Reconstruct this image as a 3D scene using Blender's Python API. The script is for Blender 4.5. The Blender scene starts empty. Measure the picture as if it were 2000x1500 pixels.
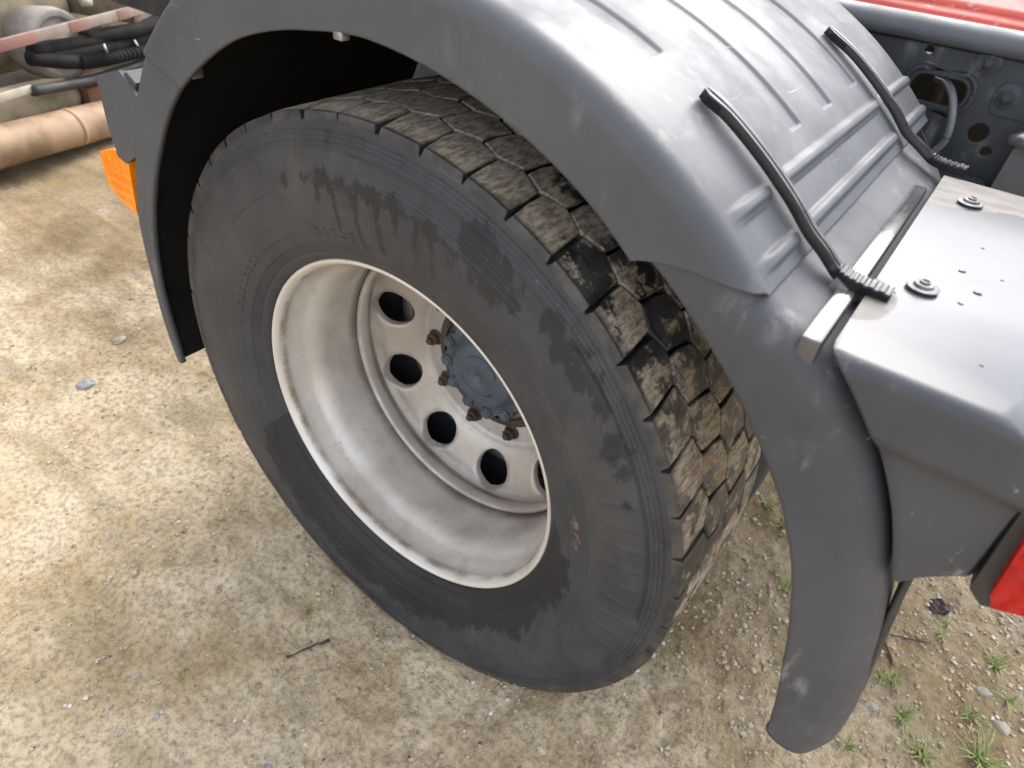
import bpy, bmesh, math, random
import numpy as np
from mathutils import Matrix, Vector

R = math.radians
random.seed(7)
RNG = np.random.default_rng(11)
SC = bpy.context.scene
COL = SC.collection

# ------------------------------------------------------------------ camera, sky, sun, exposure
cam = bpy.data.cameras.new('camera')
cam_ob = bpy.data.objects.new('camera', cam)
COL.objects.link(cam_ob)
_r = Vector((0.79988, 0.59397, 0.08602)); _u = Vector((-0.42736, 0.46306, 0.77649)); _f = Vector((-0.42138, 0.65786, -0.62423))
M4 = Matrix.Identity(4)
for i in range(3):
    M4[i][0] = _r[i]; M4[i][1] = _u[i]; M4[i][2] = -_f[i]
M4[0][3], M4[1][3], M4[2][3] = 0.56318, -0.55452, 0.75074
cam_ob.matrix_world = M4
cam.sensor_width = 36.0
cam.sensor_fit = 'HORIZONTAL'
cam.lens = 23.54
cam.clip_start = 0.02
cam.clip_end = 3000
cam.dof.use_dof = True
cam.dof.focus_distance = 1.05
cam.dof.aperture_fstop = 5.6
SC.camera = cam_ob

SUN_EL, SUN_AZ = R(50), R(98)          # azimuth measured from +X towards +Y
world = bpy.data.worlds.new('World')
SC.world = world
world.use_nodes = True
wn = world.node_tree
wn.nodes.clear()
sky = wn.nodes.new('ShaderNodeTexSky')
sky.sky_type = 'NISHITA'
sky.sun_disc = False
sky.sun_elevation = SUN_EL
sky.sun_rotation = R(90) - SUN_AZ
sky.air_density = 1.0
sky.dust_density = 3.0
sky.ozone_density = 1.0
hsv = wn.nodes.new('ShaderNodeHueSaturation')
hsv.inputs['Saturation'].default_value = 0.32
bg = wn.nodes.new('ShaderNodeBackground')
bg.inputs['Strength'].default_value = 0.15
wo = wn.nodes.new('ShaderNodeOutputWorld')
wn.links.new(sky.outputs[0], hsv.inputs['Color'])
wn.links.new(hsv.outputs[0], bg.inputs['Color'])
wn.links.new(bg.outputs[0], wo.inputs['Surface'])

sun = bpy.data.lights.new('sun', 'SUN')
sun.energy = 0.5
sun.angle = R(58)
sun.color = (1.0, 0.96, 0.9)
sun_ob = bpy.data.objects.new('sun', sun)
COL.objects.link(sun_ob)
d = Vector((math.cos(SUN_EL) * math.cos(SUN_AZ), math.cos(SUN_EL) * math.sin(SUN_AZ), math.sin(SUN_EL)))
sun_ob.rotation_euler = d.to_track_quat('Z', 'Y').to_euler()
sun_ob.location = (0, 0, 6)

SC.view_settings.view_transform = 'Standard'
SC.view_settings.look = 'None'
SC.view_settings.gamma = 1.0
SC.view_settings.use_curve_mapping = False
SC.view_settings.exposure = 2.0

# ------------------------------------------------------------------ materials
class NT:
    """small helper round a node tree"""
    def __init__(s, name):
        s.m = bpy.data.materials.new(name); s.m.use_nodes = True
        s.t = s.m.node_tree; s.t.nodes.clear()
        s.out = s.t.nodes.new('ShaderNodeOutputMaterial')
        s.b = s.t.nodes.new('ShaderNodeBsdfPrincipled')
        s.t.links.new(s.b.outputs[0], s.out.inputs[0])
        g = s.t.nodes.new('ShaderNodeNewGeometry'); s.pos = g.outputs['Position']; s.nrm = g.outputs['Normal']
    def link(s, a, b): s.t.links.new(a, b)
    def put(s, v, sock):
        if hasattr(v, 'is_output'): s.link(v, sock)
        else: sock.default_value = v
    def mapv(s, scale=(1, 1, 1), rot=(0, 0, 0), loc=(0, 0, 0)):
        n = s.t.nodes.new('ShaderNodeMapping'); n.inputs['Scale'].default_value = scale
        n.inputs['Rotation'].default_value = rot; n.inputs['Location'].default_value = loc
        s.link(s.pos, n.inputs['Vector']); return n.outputs[0]
    def noise(s, scale, detail=4, rough=0.55, vec=None, dist=0.0):
        n = s.t.nodes.new('ShaderNodeTexNoise'); n.inputs['Scale'].default_value = scale
        n.inputs['Detail'].default_value = detail; n.inputs['Roughness'].default_value = rough
        n.inputs['Distortion'].default_value = dist
        s.link(vec or s.pos, n.inputs['Vector']); return n.outputs['Fac']
    def voro(s, scale, vec=None, feature='F1', out='Distance'):
        n = s.t.nodes.new('ShaderNodeTexVoronoi'); n.feature = feature; n.inputs['Scale'].default_value = scale
        s.link(vec or s.pos, n.inputs['Vector']); return n.outputs[out]
    def ramp(s, fac, lo, hi, a=0.0, b=1.0):
        n = s.t.nodes.new('ShaderNodeMapRange'); n.interpolation_type = 'SMOOTHSTEP'
        s.put(fac, n.inputs['Value']); n.inputs['From Min'].default_value = lo; n.inputs['From Max'].default_value = hi
        n.inputs['To Min'].default_value = a; n.inputs['To Max'].default_value = b; return n.outputs[0]
    def mix(s, fac, a, b):
        n = s.t.nodes.new('ShaderNodeMix'); n.data_type = 'RGBA'
        s.put(fac, n.inputs['Factor'])
        for v, k in ((a, 'A'), (b, 'B')):
            sock = [i for i in n.inputs if i.name == k and i.type == 'RGBA'][0]
            if hasattr(v, 'is_output'): s.link(v, sock)
            else: sock.default_value = (*v, 1) if len(v) == 3 else v
        return [o for o in n.outputs if o.type == 'RGBA'][0]
    def math(s, op, a, b=0.0, c=0.0):
        n = s.t.nodes.new('ShaderNodeMath'); n.operation = op
        s.put(a, n.inputs[0]); s.put(b, n.inputs[1]); s.put(c, n.inputs[2]); return n.outputs[0]
    def attr(s, name):
        n = s.t.nodes.new('ShaderNodeAttribute'); n.attribute_name = name; return n.outputs['Fac']
    def rnd(s):
        return s.t.nodes.new('ShaderNodeObjectInfo').outputs['Random']
    def sep(s, v=None):
        n = s.t.nodes.new('ShaderNodeSeparateXYZ'); s.link(v or s.pos, n.inputs[0]); return n.outputs
    def bump(s, h, strength=0.3, dist=0.002, chain=None):
        n = s.t.nodes.new('ShaderNodeBump'); n.inputs['Strength'].default_value = strength
        n.inputs['Distance'].default_value = dist; s.put(h, n.inputs['Height'])
        if chain is not None: s.link(chain, n.inputs['Normal'])
        return n.outputs[0]
    def set(s, color=None, rough=None, metal=None, normal=None, spec=None, **kw):
        if color is not None:
            if hasattr(color, 'is_output'): s.link(color, s.b.inputs['Base Color'])
            else: s.b.inputs['Base Color'].default_value = (*color, 1)
        if rough is not None: s.put(rough, s.b.inputs['Roughness'])
        if metal is not None: s.put(metal, s.b.inputs['Metallic'])
        if spec is not None: s.put(spec, s.b.inputs['Specular IOR Level'])
        if normal is not None: s.link(normal, s.b.inputs['Normal'])
        for k, v in kw.items(): s.put(v, s.b.inputs[k.replace('_', ' ')])
        return s.m

def simple(name, col, col2=None, scale=12, rough=0.6, rough2=None, metal=0.0, bump=0.15, bscale=120, spec=0.5):
    n = NT(name)
    f = n.noise(scale, 6, 0.6)
    c2 = col2 or tuple(c * 0.75 for c in col)
    c = n.mix(n.ramp(f, 0.38, 0.64), col, c2)
    r = n.ramp(n.noise(scale * 1.7, 4), 0.35, 0.65, rough, rough2 if rough2 is not None else min(1, rough + 0.12))
    return n.set(c, r, metal, n.bump(n.noise(bscale, 3), bump, 0.001), spec)

def m_plastic(name, col, wet_lo=0.25, seed=0.0, dusty=0.35):
    """weathered grey moulded plastic, damp, with pale scuffs and dust streaks"""
    n = NT(name)
    big = n.noise(3.2, 5, 0.6, n.mapv(loc=(seed, 0, 0)))
    fine = n.noise(38, 5, 0.65, n.mapv((1, 1, 0.35), loc=(seed, 3, 0)))
    c = n.mix(n.ramp(big, 0.35, 0.68), col, tuple(k * 1.22 + 0.006 for k in col))
    dust = n.math('MULTIPLY', n.ramp(fine, 0.5, 0.75), n.ramp(n.noise(5.5, 4, 0.6, n.mapv(loc=(0, seed, 5))), 0.42, 0.7))
    c = n.mix(n.math('MULTIPLY', dust, dusty), c, (0.30, 0.29, 0.27))
    scr = n.noise(26, 3, 0.5, n.mapv((1.0, 0.3, 9), (0.3, 0.5, 0.1)))
    sm = n.math('MULTIPLY', n.ramp(scr, 0.70, 0.76), n.ramp(n.noise(4, 2, 0.5, n.mapv(loc=(seed, 9, 1))), 0.5, 0.62))
    c = n.mix(n.math('MULTIPLY', sm, 0.35 + dusty * 0.5), c, (0.38, 0.38, 0.38))
    r = n.ramp(n.noise(6, 6, 0.65, n.mapv(loc=(4, seed, 0))), 0.34, 0.66, wet_lo - 0.04, wet_lo + 0.22)
    nb = n.bump(n.noise(520, 2), 0.10, 0.0006)
    nb = n.bump(n.noise(9, 2), 0.12, 0.004, nb)
    return n.set(c, r, 0.0, nb, 0.26)

def m_tyre():
    n = NT('tyre_rubber')
    wet = n.attr('wet')
    jag = n.noise(34, 8, 0.75, n.mapv((1.5, 1.0, 0.6), (0, 0.35, 0)))
    jag2 = n.noise(6, 3, 0.6)
    w = n.math('ADD', wet, n.math('MULTIPLY', n.math('SUBTRACT', jag, 0.5), 3.4))
    w = n.math('ADD', w, n.math('MULTIPLY', n.math('SUBTRACT', jag2, 0.5), 0.7))
    wm = n.ramp(w, 0.40, 0.64)
    thin = n.math('MULTIPLY', n.ramp(n.noise(15, 6, 0.7, n.mapv((2.2, 1, 0.5), (0, 0.25, 0), (3, 1, 2))), 0.50, 0.66), 0.38)
    wm = n.math('MAXIMUM', wm, thin)
    dry = n.mix(n.ramp(n.noise(11, 6, 0.65), 0.35, 0.68), (0.028, 0.030, 0.037), (0.043, 0.044, 0.050))
    brn = n.math('MULTIPLY', n.ramp(n.noise(5, 4, 0.6, n.mapv(loc=(3, 0, 2))), 0.55, 0.72), 0.35)
    dry = n.mix(brn, dry, (0.095, 0.08, 0.065))
    tan = n.attr('mud')
    tm = n.math('MULTIPLY', n.ramp(n.math('ADD', tan, n.math('MULTIPLY', n.math('SUBTRACT', n.noise(60, 5, 0.7), 0.5), 1.3)), 0.5, 0.75), 0.55)
    c = n.mix(n.math('MULTIPLY', wm, n.ramp(n.noise(8, 4, 0.6, n.mapv(loc=(1, 1, 9))), 0.3, 0.7, 0.62, 0.88)), dry, (0.014, 0.014, 0.016))
    fl = n.ramp(n.noise(170, 3, 0.6), 0.66, 0.75)
    c = n.mix(n.math('MULTIPLY', fl, 0.22), c, (0.22, 0.19, 0.15))
    c = n.mix(tm, c, (0.30, 0.22, 0.13))
    r = n.ramp(wm, 0, 1, 0.60, 0.50)
    p = n.sep(); rad = n.math('SQRT', n.math('ADD', n.math('MULTIPLY', p[0], p[0]), n.math('MULTIPLY', p[2], p[2])))
    cmb = n.t.nodes.new('ShaderNodeCombineXYZ'); n.link(rad, cmb.inputs[0])
    ringn = n.noise(420, 3, 0.6, cmb.outputs[0])
    zone = n.math('ADD', n.math('MULTIPLY', n.ramp(rad, 0.444, 0.456), 0.9), 0.25)
    nb = n.bump(n.noise(300, 3, 0.6), 0.22, 0.0008)
    nb = n.bump(n.noise(40, 4, 0.6), 0.18, 0.0015, nb)
    nb = n.bump(n.math('MULTIPLY', ringn, zone), 0.55, 0.0030, nb)
    scuff = n.math('MULTIPLY', n.ramp(n.noise(90, 4, 0.65, n.mapv((1, 1, 0.16), (0, R(62), 0))), 0.66, 0.73), n.ramp(n.noise(6, 3, 0.5, n.mapv(loc=(2, 2, 6))), 0.46, 0.6))
    c = n.mix(n.math('MULTIPLY', scuff, 0.35), c, (0.20, 0.195, 0.19))
    return n.set(c, r, 0, nb, n.ramp(wm, 0, 1, 0.45, 0.30))

def m_tread():
    n = NT('tread_rubber_with_mud')
    rn = n.rnd()
    xyz = n.sep(n.nrm); p = n.sep()
    rad = n.math('SQRT', n.math('ADD', n.math('MULTIPLY', p[0], p[0]), n.math('MULTIPLY', p[2], p[2])))
    top = n.ramp(rad, 0.4945, 0.4985)
    top = n.math('MULTIPLY', top, n.ramp(p[1], -0.021, -0.012))
    # radial fine sipe grain
    cake = n.math('MULTIPLY', n.ramp(p[2], 0.36, 0.46), n.ramp(p[0], 0.30, 0.12))
    f = n.math('ADD', n.math('ADD', n.noise(19, 7, 0.72), n.math('MULTIPLY', cake, 0.24)), n.math('MULTIPLY', n.math('SUBTRACT', rn, 0.5), 0.15))
    mud = n.math('MULTIPLY', n.ramp(f, 0.465, 0.545), top)
    grain = n.noise(190, 5, 0.75, n.mapv((1, 0.30, 1)))
    mc = n.mix(n.ramp(grain, 0.36, 0.62), (0.150, 0.119, 0.088), (0.44, 0.365, 0.27))
    rust = n.ramp(n.noise(9, 3, 0.6, n.mapv(loc=(7, 2, 1))), 0.60, 0.70)
    mc = n.mix(n.math('MULTIPLY', rust, 0.6), mc, (0.26, 0.15, 0.06))
    base = n.mix(n.ramp(n.noise(30, 4), 0.4, 0.65), (0.020, 0.020, 0.023), (0.055, 0.052, 0.050))
    c = n.mix(mud, base, mc)
    nb = n.bump(grain, 0.5, 0.002)
    return n.set(c, n.ramp(mud, 0, 1, 0.42, 0.85), 0, nb)

def m_rim():
    n = NT('silver_wheel_paint')
    p = n.sep()
    big = n.noise(6, 5, 0.6)
    c = n.mix(n.ramp(big, 0.35, 0.7), (0.66, 0.63, 0.585), (0.54, 0.495, 0.445))
    dirt = n.ramp(n.noise(4.5, 6, 0.62, n.mapv((1, 1.6, 1), loc=(1.5, 0, 3))), 0.45, 0.75)
    run = n.math('MULTIPLY', n.ramp(n.noise(24, 6, 0.72, n.mapv((1, 0.8, 0.28))), 0.52, 0.70), 0.55)
    dirt = n.math('MAXIMUM', dirt, run)
    dirt = n.math('MULTIPLY', dirt, n.ramp(p[1], 0.002, 0.012, 0.15, 0.62))
    c = n.mix(dirt, c, (0.27, 0.215, 0.17))
    dust = n.math('MULTIPLY', n.ramp(p[1], 0.15, 0.20), n.ramp(n.noise(5, 5, 0.6, n.mapv(loc=(2, 7, 1))), 0.25, 0.7, 0.2, 0.75))
    c = n.mix(dust, c, (0.25, 0.205, 0.17))
    # rusty line where the barrel meets the bead lip and disc
    lip = n.math('MULTIPLY', n.ramp(p[1], 0.004, 0.010), n.ramp(p[1], 0.026, 0.012))
    lipn = n.math('MULTIPLY', lip, n.ramp(n.noise(11, 6, 0.7), 0.36, 0.62))
    c = n.mix(n.math('MULTIPLY', lipn, 0.75), c, (0.16, 0.10, 0.055))
    seam = n.math('MULTIPLY', n.ramp(p[1], 0.140, 0.158), n.ramp(p[1], 0.172, 0.160))
    c = n.mix(n.math('MULTIPLY', seam, n.ramp(n.noise(16, 5, 0.65), 0.3, 0.6, 0.15, 0.5)), c, (0.13, 0.095, 0.075))
    spk = n.ramp(n.voro(52, n.mapv((1, 0.7, 1))), 0.105, 0.06)
    spk = n.math('MULTIPLY', spk, n.ramp(n.noise(17, 2), 0.47, 0.55))
    c = n.mix(n.math('MULTIPLY', spk, 0.6), c, (0.14, 0.12, 0.11))
    scr = n.ramp(n.noise(55, 4, 0.6, n.mapv((1, 6, 1), (0.2, 0, 0.5))), 0.68, 0.73)
    c = n.mix(n.math('MULTIPLY', scr, 0.4), c, (0.2, 0.18, 0.17))
    r = n.ramp(n.noise(9, 4), 0.3, 0.7, 0.28, 0.42)
    nb = n.bump(n.noise(14, 3), 0.12, 0.003)
    nb = n.bump(n.noise(260, 3), 0.10, 0.0006, nb)
    return n.set(c, r, 0.25, nb)

def m_soil():
    n = NT('sandy_soil')
    zz = n.sep()
    big = n.noise(1.1, 5, 0.6, n.mapv(loc=(4.2, 1.3, 0)))
    mid = n.noise(4.3, 6, 0.65)
    streak = n.noise(5.5, 5, 0.6, n.mapv((0.55, 1.7, 1), (0, 0, R(-38))))
    fin = n.noise(85, 5, 0.7)
    c = n.mix(n.ramp(mid, 0.36, 0.66), (0.57, 0.465, 0.320), (0.395, 0.300, 0.175))
    c = n.mix(n.math('MULTIPLY', n.ramp(streak, 0.48, 0.68), 0.5), c, (0.235, 0.185, 0.095))
    c = n.mix(n.math('MULTIPLY', n.ramp(n.noise(7.3, 5, 0.65, n.mapv(loc=(8, 4, 0))), 0.58, 0.72), 0.3), c, (0.42, 0.37, 0.31))
    # damp, browner pebbly earth towards the truck, its shade partly put into the colour
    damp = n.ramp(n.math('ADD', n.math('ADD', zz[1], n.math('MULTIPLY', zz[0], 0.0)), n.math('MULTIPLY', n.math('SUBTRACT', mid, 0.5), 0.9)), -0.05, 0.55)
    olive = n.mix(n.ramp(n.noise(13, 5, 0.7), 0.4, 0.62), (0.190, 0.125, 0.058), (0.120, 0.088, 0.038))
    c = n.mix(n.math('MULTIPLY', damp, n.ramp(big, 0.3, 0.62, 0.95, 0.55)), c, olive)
    gr = n.math('MULTIPLY', n.ramp(n.noise(9.5, 4, 0.65, n.mapv(loc=(1, 14, 0))), 0.60, 0.70), 0.45)
    c = n.mix(gr, c, (0.34, 0.315, 0.28))
    moss = n.math('MULTIPLY', n.ramp(n.noise(12, 5, 0.7, n.mapv(loc=(5, 5, 2))), 0.62, 0.70), 0.5)
    c = n.mix(moss, c, (0.16, 0.17, 0.05))
    c = n.mix(n.ramp(fin, 0.40, 0.68, 0.0, 0.6), c, (0.13, 0.095, 0.055))
    v = n.voro(150)
    grain = n.math('MULTIPLY', n.ramp(v, 0.30, 0.12), n.ramp(n.noise(45, 3), 0.5, 0.62))
    c = n.mix(n.math('MULTIPLY', grain, 0.6), c, (0.55, 0.50, 0.42))
    c = n.mix(n.ramp(n.voro(95, n.mapv(loc=(2, 1, 0))), 0.16, 0.08, 0.0, 0.55), c, (0.10, 0.085, 0.065))
    nb = n.bump(n.math('ADD', fin, n.math('MULTIPLY', grain, 0.4)), 0.75, 0.006)
    nb = n.bump(n.noise(28, 4, 0.65), 0.5, 0.012, nb)
    return n.set(c, n.ramp(mid, 0.35, 0.7, 0.7, 0.92), 0, nb, 0.3)

def m_wettop():
    """tail cover plastic; upper face carries a film of rain water with a ragged dirty edge"""
    n = NT('tail_cover_plastic')
    p = n.sep(); nz = n.sep(n.nrm)
    up = n.ramp(nz[2], 0.80, 0.95)
    base = n.mix(n.ramp(n.noise(5, 5, 0.6), 0.35, 0.7), (0.050, 0.052, 0.060), (0.068, 0.070, 0.078))
    sc = n.math('MULTIPLY', n.ramp(n.noise(18, 5, 0.7, n.mapv((1.4, 1, 0.6), (0, 0.6, 0))), 0.56, 0.62), n.ramp(n.noise(7, 2), 0.46, 0.56))
    base = n.mix(n.math('MULTIPLY', n.math('MULTIPLY', sc, n.math('SUBTRACT', 1.0, up)), 0.55), base, (0.36, 0.38, 0.42))
    edge = n.math('ADD', p[1], n.math('MULTIPLY', n.math('SUBTRACT', n.noise(10, 5, 0.6), 0.5), 0.07))
    edge = n.math('SUBTRACT', edge, n.math('MULTIPLY', n.math('SUBTRACT', p[0], 0.55), 0.6))
    far = n.ramp(edge, 0.375, 0.385)
    dx = n.math('SUBTRACT', p[0], 0.528); dy = n.math('SUBTRACT', p[1], 0.075)
    blot = n.math('SQRT', n.math('ADD', n.math('MULTIPLY', n.math('MULTIPLY', dx, dx), 3.0), n.math('MULTIPLY', dy, dy)))
    blot = n.math('ADD', blot, n.math('MULTIPLY', n.math('SUBTRACT', n.noise(30, 4), 0.5), 0.02))
    dryspot = n.math('MAXIMUM', far, n.ramp(blot, 0.050, 0.044))
    wet = n.math('MULTIPLY', up, n.math('SUBTRACT', 1.0, dryspot))
    dirt = n.mix(n.ramp(n.noise(40, 5, 0.65, n.mapv((0.5, 1.5, 1))), 0.35, 0.65), (0.060, 0.053, 0.048), (0.125, 0.108, 0.094))
    c = n.mix(n.math('MULTIPLY', up, dryspot), base, dirt)
    r = n.ramp(wet, 0, 1, 0.46, 0.26)
    nb = n.bump(n.noise(400, 2), n.ramp(wet, 0, 1, 0.12, 0.0) if False else 0.06, 0.0005)
    n.set(c, r, 0, nb, 0.28)
    n.put(n.math('MULTIPLY', wet, 0.10), n.b.inputs['Coat Weight']); n.b.inputs['Coat Roughness'].default_value = 0.10
    n.b.inputs['Coat IOR'].default_value = 1.45
    return n.m

def m_painted_metal(name, col, rough=0.3):
    n = NT(name)
    f = n.noise(7, 5, 0.6)
    c = n.mix(n.ramp(f, 0.35, 0.7), col, tuple(k * 0.7 for k in col))
    c = n.mix(n.math('MULTIPLY', n.ramp(n.noise(30, 5, 0.7), 0.58, 0.68), 0.35), c, (0.35, 0.33, 0.31))
    return n.set(c, n.ramp(n.noise(12, 3), 0.35, 0.65, rough, rough + 0.15), 0, n.bump(n.noise(200, 2), 0.08, 0.0006), 0.15)

MAT = {}
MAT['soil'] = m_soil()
MAT['fender'] = m_plastic('fender_plastic', (0.068, 0.071, 0.078), 0.42, 0.0)
MAT['fender_rear'] = m_plastic('fender_plastic_scuffed', (0.053, 0.054, 0.060), 0.44, 4.0, 0.85)
MAT['tail'] = m_wettop()
MAT['wetshelf'] = simple('wet_grey_ledge', (0.060, 0.060, 0.064), (0.075, 0.074, 0.074), 14, 0.12, 0.22, 0, 0.05, 90, 0.7)
MAT['tyre'] = m_tyre()
MAT['tread'] = m_tread()
MAT['rim'] = m_rim()
MAT['hub'] = simple('blue_grey_hub_paint', (0.060, 0.080, 0.102), (0.048, 0.058, 0.070), 14, 0.5, 0.65, 0, 0.25, 160)
MAT['rust'] = simple('rusty_steel', (0.075, 0.048, 0.038), (0.040, 0.030, 0.026), 30, 0.75, 0.9, 0, 0.5, 150)
MAT['strap'] = simple('wet_black_rubber', (0.007, 0.007, 0.008), (0.012, 0.012, 0.013), 20, 0.20, 0.36, 0, 0.1, 60, 0.35)
MAT['black'] = simple('black_plastic', (0.020, 0.020, 0.022), (0.032, 0.031, 0.031), 9, 0.5, 0.7, 0, 0.2, 90)
MAT['arch'] = simple('arch_shade_and_hose_black', (0.010, 0.010, 0.010), (0.016, 0.015, 0.014), 9, 0.8, 0.95, 0, 0.3, 60, 0.2)  # near-black puts arch shade into the guards' undersides; black hoses use it too
MAT['dark_steel'] = m_plastic('dark_grey_chassis_paint', (0.034, 0.037, 0.041), 0.34, 2.0, 0.55)
MAT['lip_steel'] = simple('grey_chassis_lip', (0.085, 0.09, 0.097), (0.065, 0.07, 0.075), 8, 0.5, 0.62, 0, 0.15, 90)
MAT['drum'] = simple('brake_drum_iron', (0.050, 0.042, 0.042), (0.075, 0.060, 0.055), 15, 0.5, 0.7, 0.4, 0.3, 120)
MAT['screw'] = simple('dull_grey_screw', (0.14, 0.14, 0.145), (0.08, 0.078, 0.075), 60, 0.4, 0.6, 0.3, 0.4, 200)
MAT['innerrim'] = simple('dirty_inner_rim', (0.22, 0.20, 0.19), (0.13, 0.115, 0.105), 15, 0.5, 0.7, 0.2, 0.3, 120)
MAT['zinc'] = simple('zinc_plated_steel', (0.42, 0.42, 0.43), (0.28, 0.27, 0.26), 30, 0.28, 0.45, 0.8, 0.2, 90)
MAT['hose'] = simple('grey_rubber_hose', (0.14, 0.15, 0.16), (0.10, 0.105, 0.11), 14, 0.4, 0.5, 0, 0.1, 90)
MAT['red'] = m_painted_metal('red_deck_paint', (0.36, 0.028, 0.017), 0.42)
MAT['paleline'] = simple('pale_rib_highlight', (0.22, 0.17, 0.16), (0.17, 0.14, 0.135), 20, 0.4)  # highlight lines of the red cover, put into the ribs' colour
MAT['mudbeige'] = simple('mud_caked_paint', (0.24, 0.195, 0.135), (0.13, 0.105, 0.07), 6, 0.8, 0.95, 0, 0.7, 35)
MAT['pipe'] = simple('beige_coated_pipe', (0.31, 0.205, 0.125), (0.17, 0.105, 0.06), 5, 0.55, 0.75, 0, 0.3, 40)
MAT['mudgrey'] = simple('dusty_grey_rubber', (0.27, 0.24, 0.215), (0.19, 0.165, 0.15), 8, 0.8, 0.9, 0, 0.4, 50)
MAT['mudpale'] = simple('dusty_pale_strap', (0.42, 0.38, 0.31), (0.34, 0.30, 0.24), 10, 0.7)
MAT['pinkred'] = simple('faded_red_stripe', (0.25, 0.115, 0.095), (0.22, 0.13, 0.105), 12, 0.6)
MAT['pinkwhite'] = simple('faded_white_stripe', (0.25, 0.20, 0.17), (0.20, 0.155, 0.125), 12, 0.6)
MAT['rustbrown'] = simple('rust_brown_bracket', (0.17, 0.075, 0.035), (0.12, 0.055, 0.03), 9, 0.8)
MAT['grass'] = simple('grass_blade', (0.17, 0.24, 0.055), (0.26, 0.27, 0.09), 25, 0.55, 0.7, 0, 0.1, 50)
MAT['drygrass'] = simple('dry_grass_blade', (0.30, 0.25, 0.11), (0.22, 0.19, 0.08), 25, 0.6)
MAT['leaf'] = simple('dead_leaf', (0.060, 0.020, 0.018), (0.030, 0.014, 0.013), 60, 0.5, 0.7, 0, 0.5, 120)
MAT['twig'] = simple('dark_twig', (0.045, 0.036, 0.030), (0.075, 0.055, 0.040), 60, 0.75)
MAT['stone'] = simple('pale_stone', (0.34, 0.30, 0.25), (0.22, 0.19, 0.16), 60, 0.75, 0.9, 0, 0.5, 120)
MAT['bluestone'] = simple('grey_stone', (0.30, 0.30, 0.31), (0.20, 0.195, 0.19), 60, 0.7, 0.9, 0, 0.5, 120)
n = NT('pebble_mix')
c = n.mix(n.ramp(n.noise(70, 2), 0.42, 0.58), (0.44, 0.37, 0.27), (0.25, 0.20, 0.125))
c = n.mix(n.ramp(n.noise(55, 2, 0.5, n.mapv(loc=(3, 3, 0))), 0.60, 0.66), c, (0.56, 0.53, 0.48))
c = n.mix(n.ramp(n.noise(48, 2, 0.5, n.mapv(loc=(7, 1, 0))), 0.66, 0.70), c, (0.09, 0.08, 0.075))
MAT['pebble'] = n.set(c, 0.85, 0, n.bump(n.noise(300, 3), 0.3, 0.001))

def m_lens(name, col, dark, sx, sz, rel=0.10):
    n = NT(name)
    p = n.sep()
    wv = n.math('ADD', n.math('SINE', n.math('MULTIPLY', p[2], sz)), n.math('SINE', n.math('MULTIPLY', p[0], sx)))
    c = n.mix(n.ramp(n.noise(16, 3), 0.35, 0.7), col, dark)
    n.set(c, 0.14, 0, n.bump(wv, rel, 0.002), 0.3, Coat_Weight=0.15, Coat_Roughness=0.08)
    n.b.inputs['Subsurface Weight'].default_value = 0.15
    n.b.inputs['Subsurface Radius'].default_value = (0.03, 0.008, 0.002)
    n.b.inputs['Subsurface Scale'].default_value = 0.5
    return n.m
MAT['amber'] = m_lens('amber_lens', (0.95, 0.23, 0.002), (0.90, 0.33, 0.003), 300, 320, 0.22)
MAT['redlens'] = m_lens('red_lens', (0.40, 0.003, 0.003), (0.28, 0.002, 0.002), 420, 420, 0.35)

# ------------------------------------------------------------------ mesh helpers
def new_obj(name, verts, faces, mat, parent=None, smooth=True, attrs=None, mats=None, midx=None):
    me = bpy.data.meshes.new(name)
    me.from_pydata([tuple(map(float, v)) for v in verts], [], [tuple(map(int, f)) for f in faces])
    for m in (mats or [mat]): me.materials.append(m)
    if midx is not None: me.polygons.foreach_set('material_index', midx)
    if smooth: me.polygons.foreach_set('use_smooth', [True] * len(me.polygons))
    for k, a in (attrs or {}).items():
        at = me.attributes.new(k, 'FLOAT', 'POINT'); at.data.foreach_set('value', np.asarray(a, dtype=np.float32))
    me.update()
    o = bpy.data.objects.new(name, me); COL.objects.link(o)
    if parent: adopt(o, parent)
    return o

def adopt(o, parent):
    o.parent = parent
    o.matrix_parent_inverse = parent.matrix_basis.inverted() if parent.parent is None else (parent.parent.matrix_basis @ parent.matrix_parent_inverse.inverted().inverted() @ parent.matrix_basis).inverted() if False else world_of(parent).inverted()

def world_of(o):
    if o.parent is None: return o.matrix_basis.copy()
    return world_of(o.parent) @ o.matrix_parent_inverse @ o.matrix_basis

def grid_faces(nu, nv, closed_u=False):
    f = []
    for i in range(nu if closed_u else nu - 1):
        i2 = (i + 1) % nu
        a = np.arange(nv - 1)
        f.append(np.stack([i * nv + a, i * nv + a + 1, i2 * nv + a + 1, i2 * nv + a], 1))
    return np.concatenate(f)

def lathe(name, prof, mat, parent, n=96, disp=None, attrs=None, smooth=True, flip=False):
    """profile of (y, r) spun round the wheel axis Y; closed ring"""
    prof = np.array(prof, float)
    th = np.linspace(0, 2 * np.pi, n, endpoint=False)
    T, Rr = np.meshgrid(th, prof[:, 1], indexing='ij')
    Y = np.broadcast_to(prof[:, 0], T.shape).copy()
    if disp: Y = Y + disp(T, Rr, Y)
    V = np.stack([Rr * np.cos(T), Y, Rr * np.sin(T)], -1).reshape(-1, 3)
    F = grid_faces(n, len(prof), True)
    if flip: F = F[:, ::-1]
    at = {k: fn(T, Rr, Y).ravel() for k, fn in (attrs or {}).items()}
    return new_obj(name, V, F, mat, parent, smooth, at)

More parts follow.
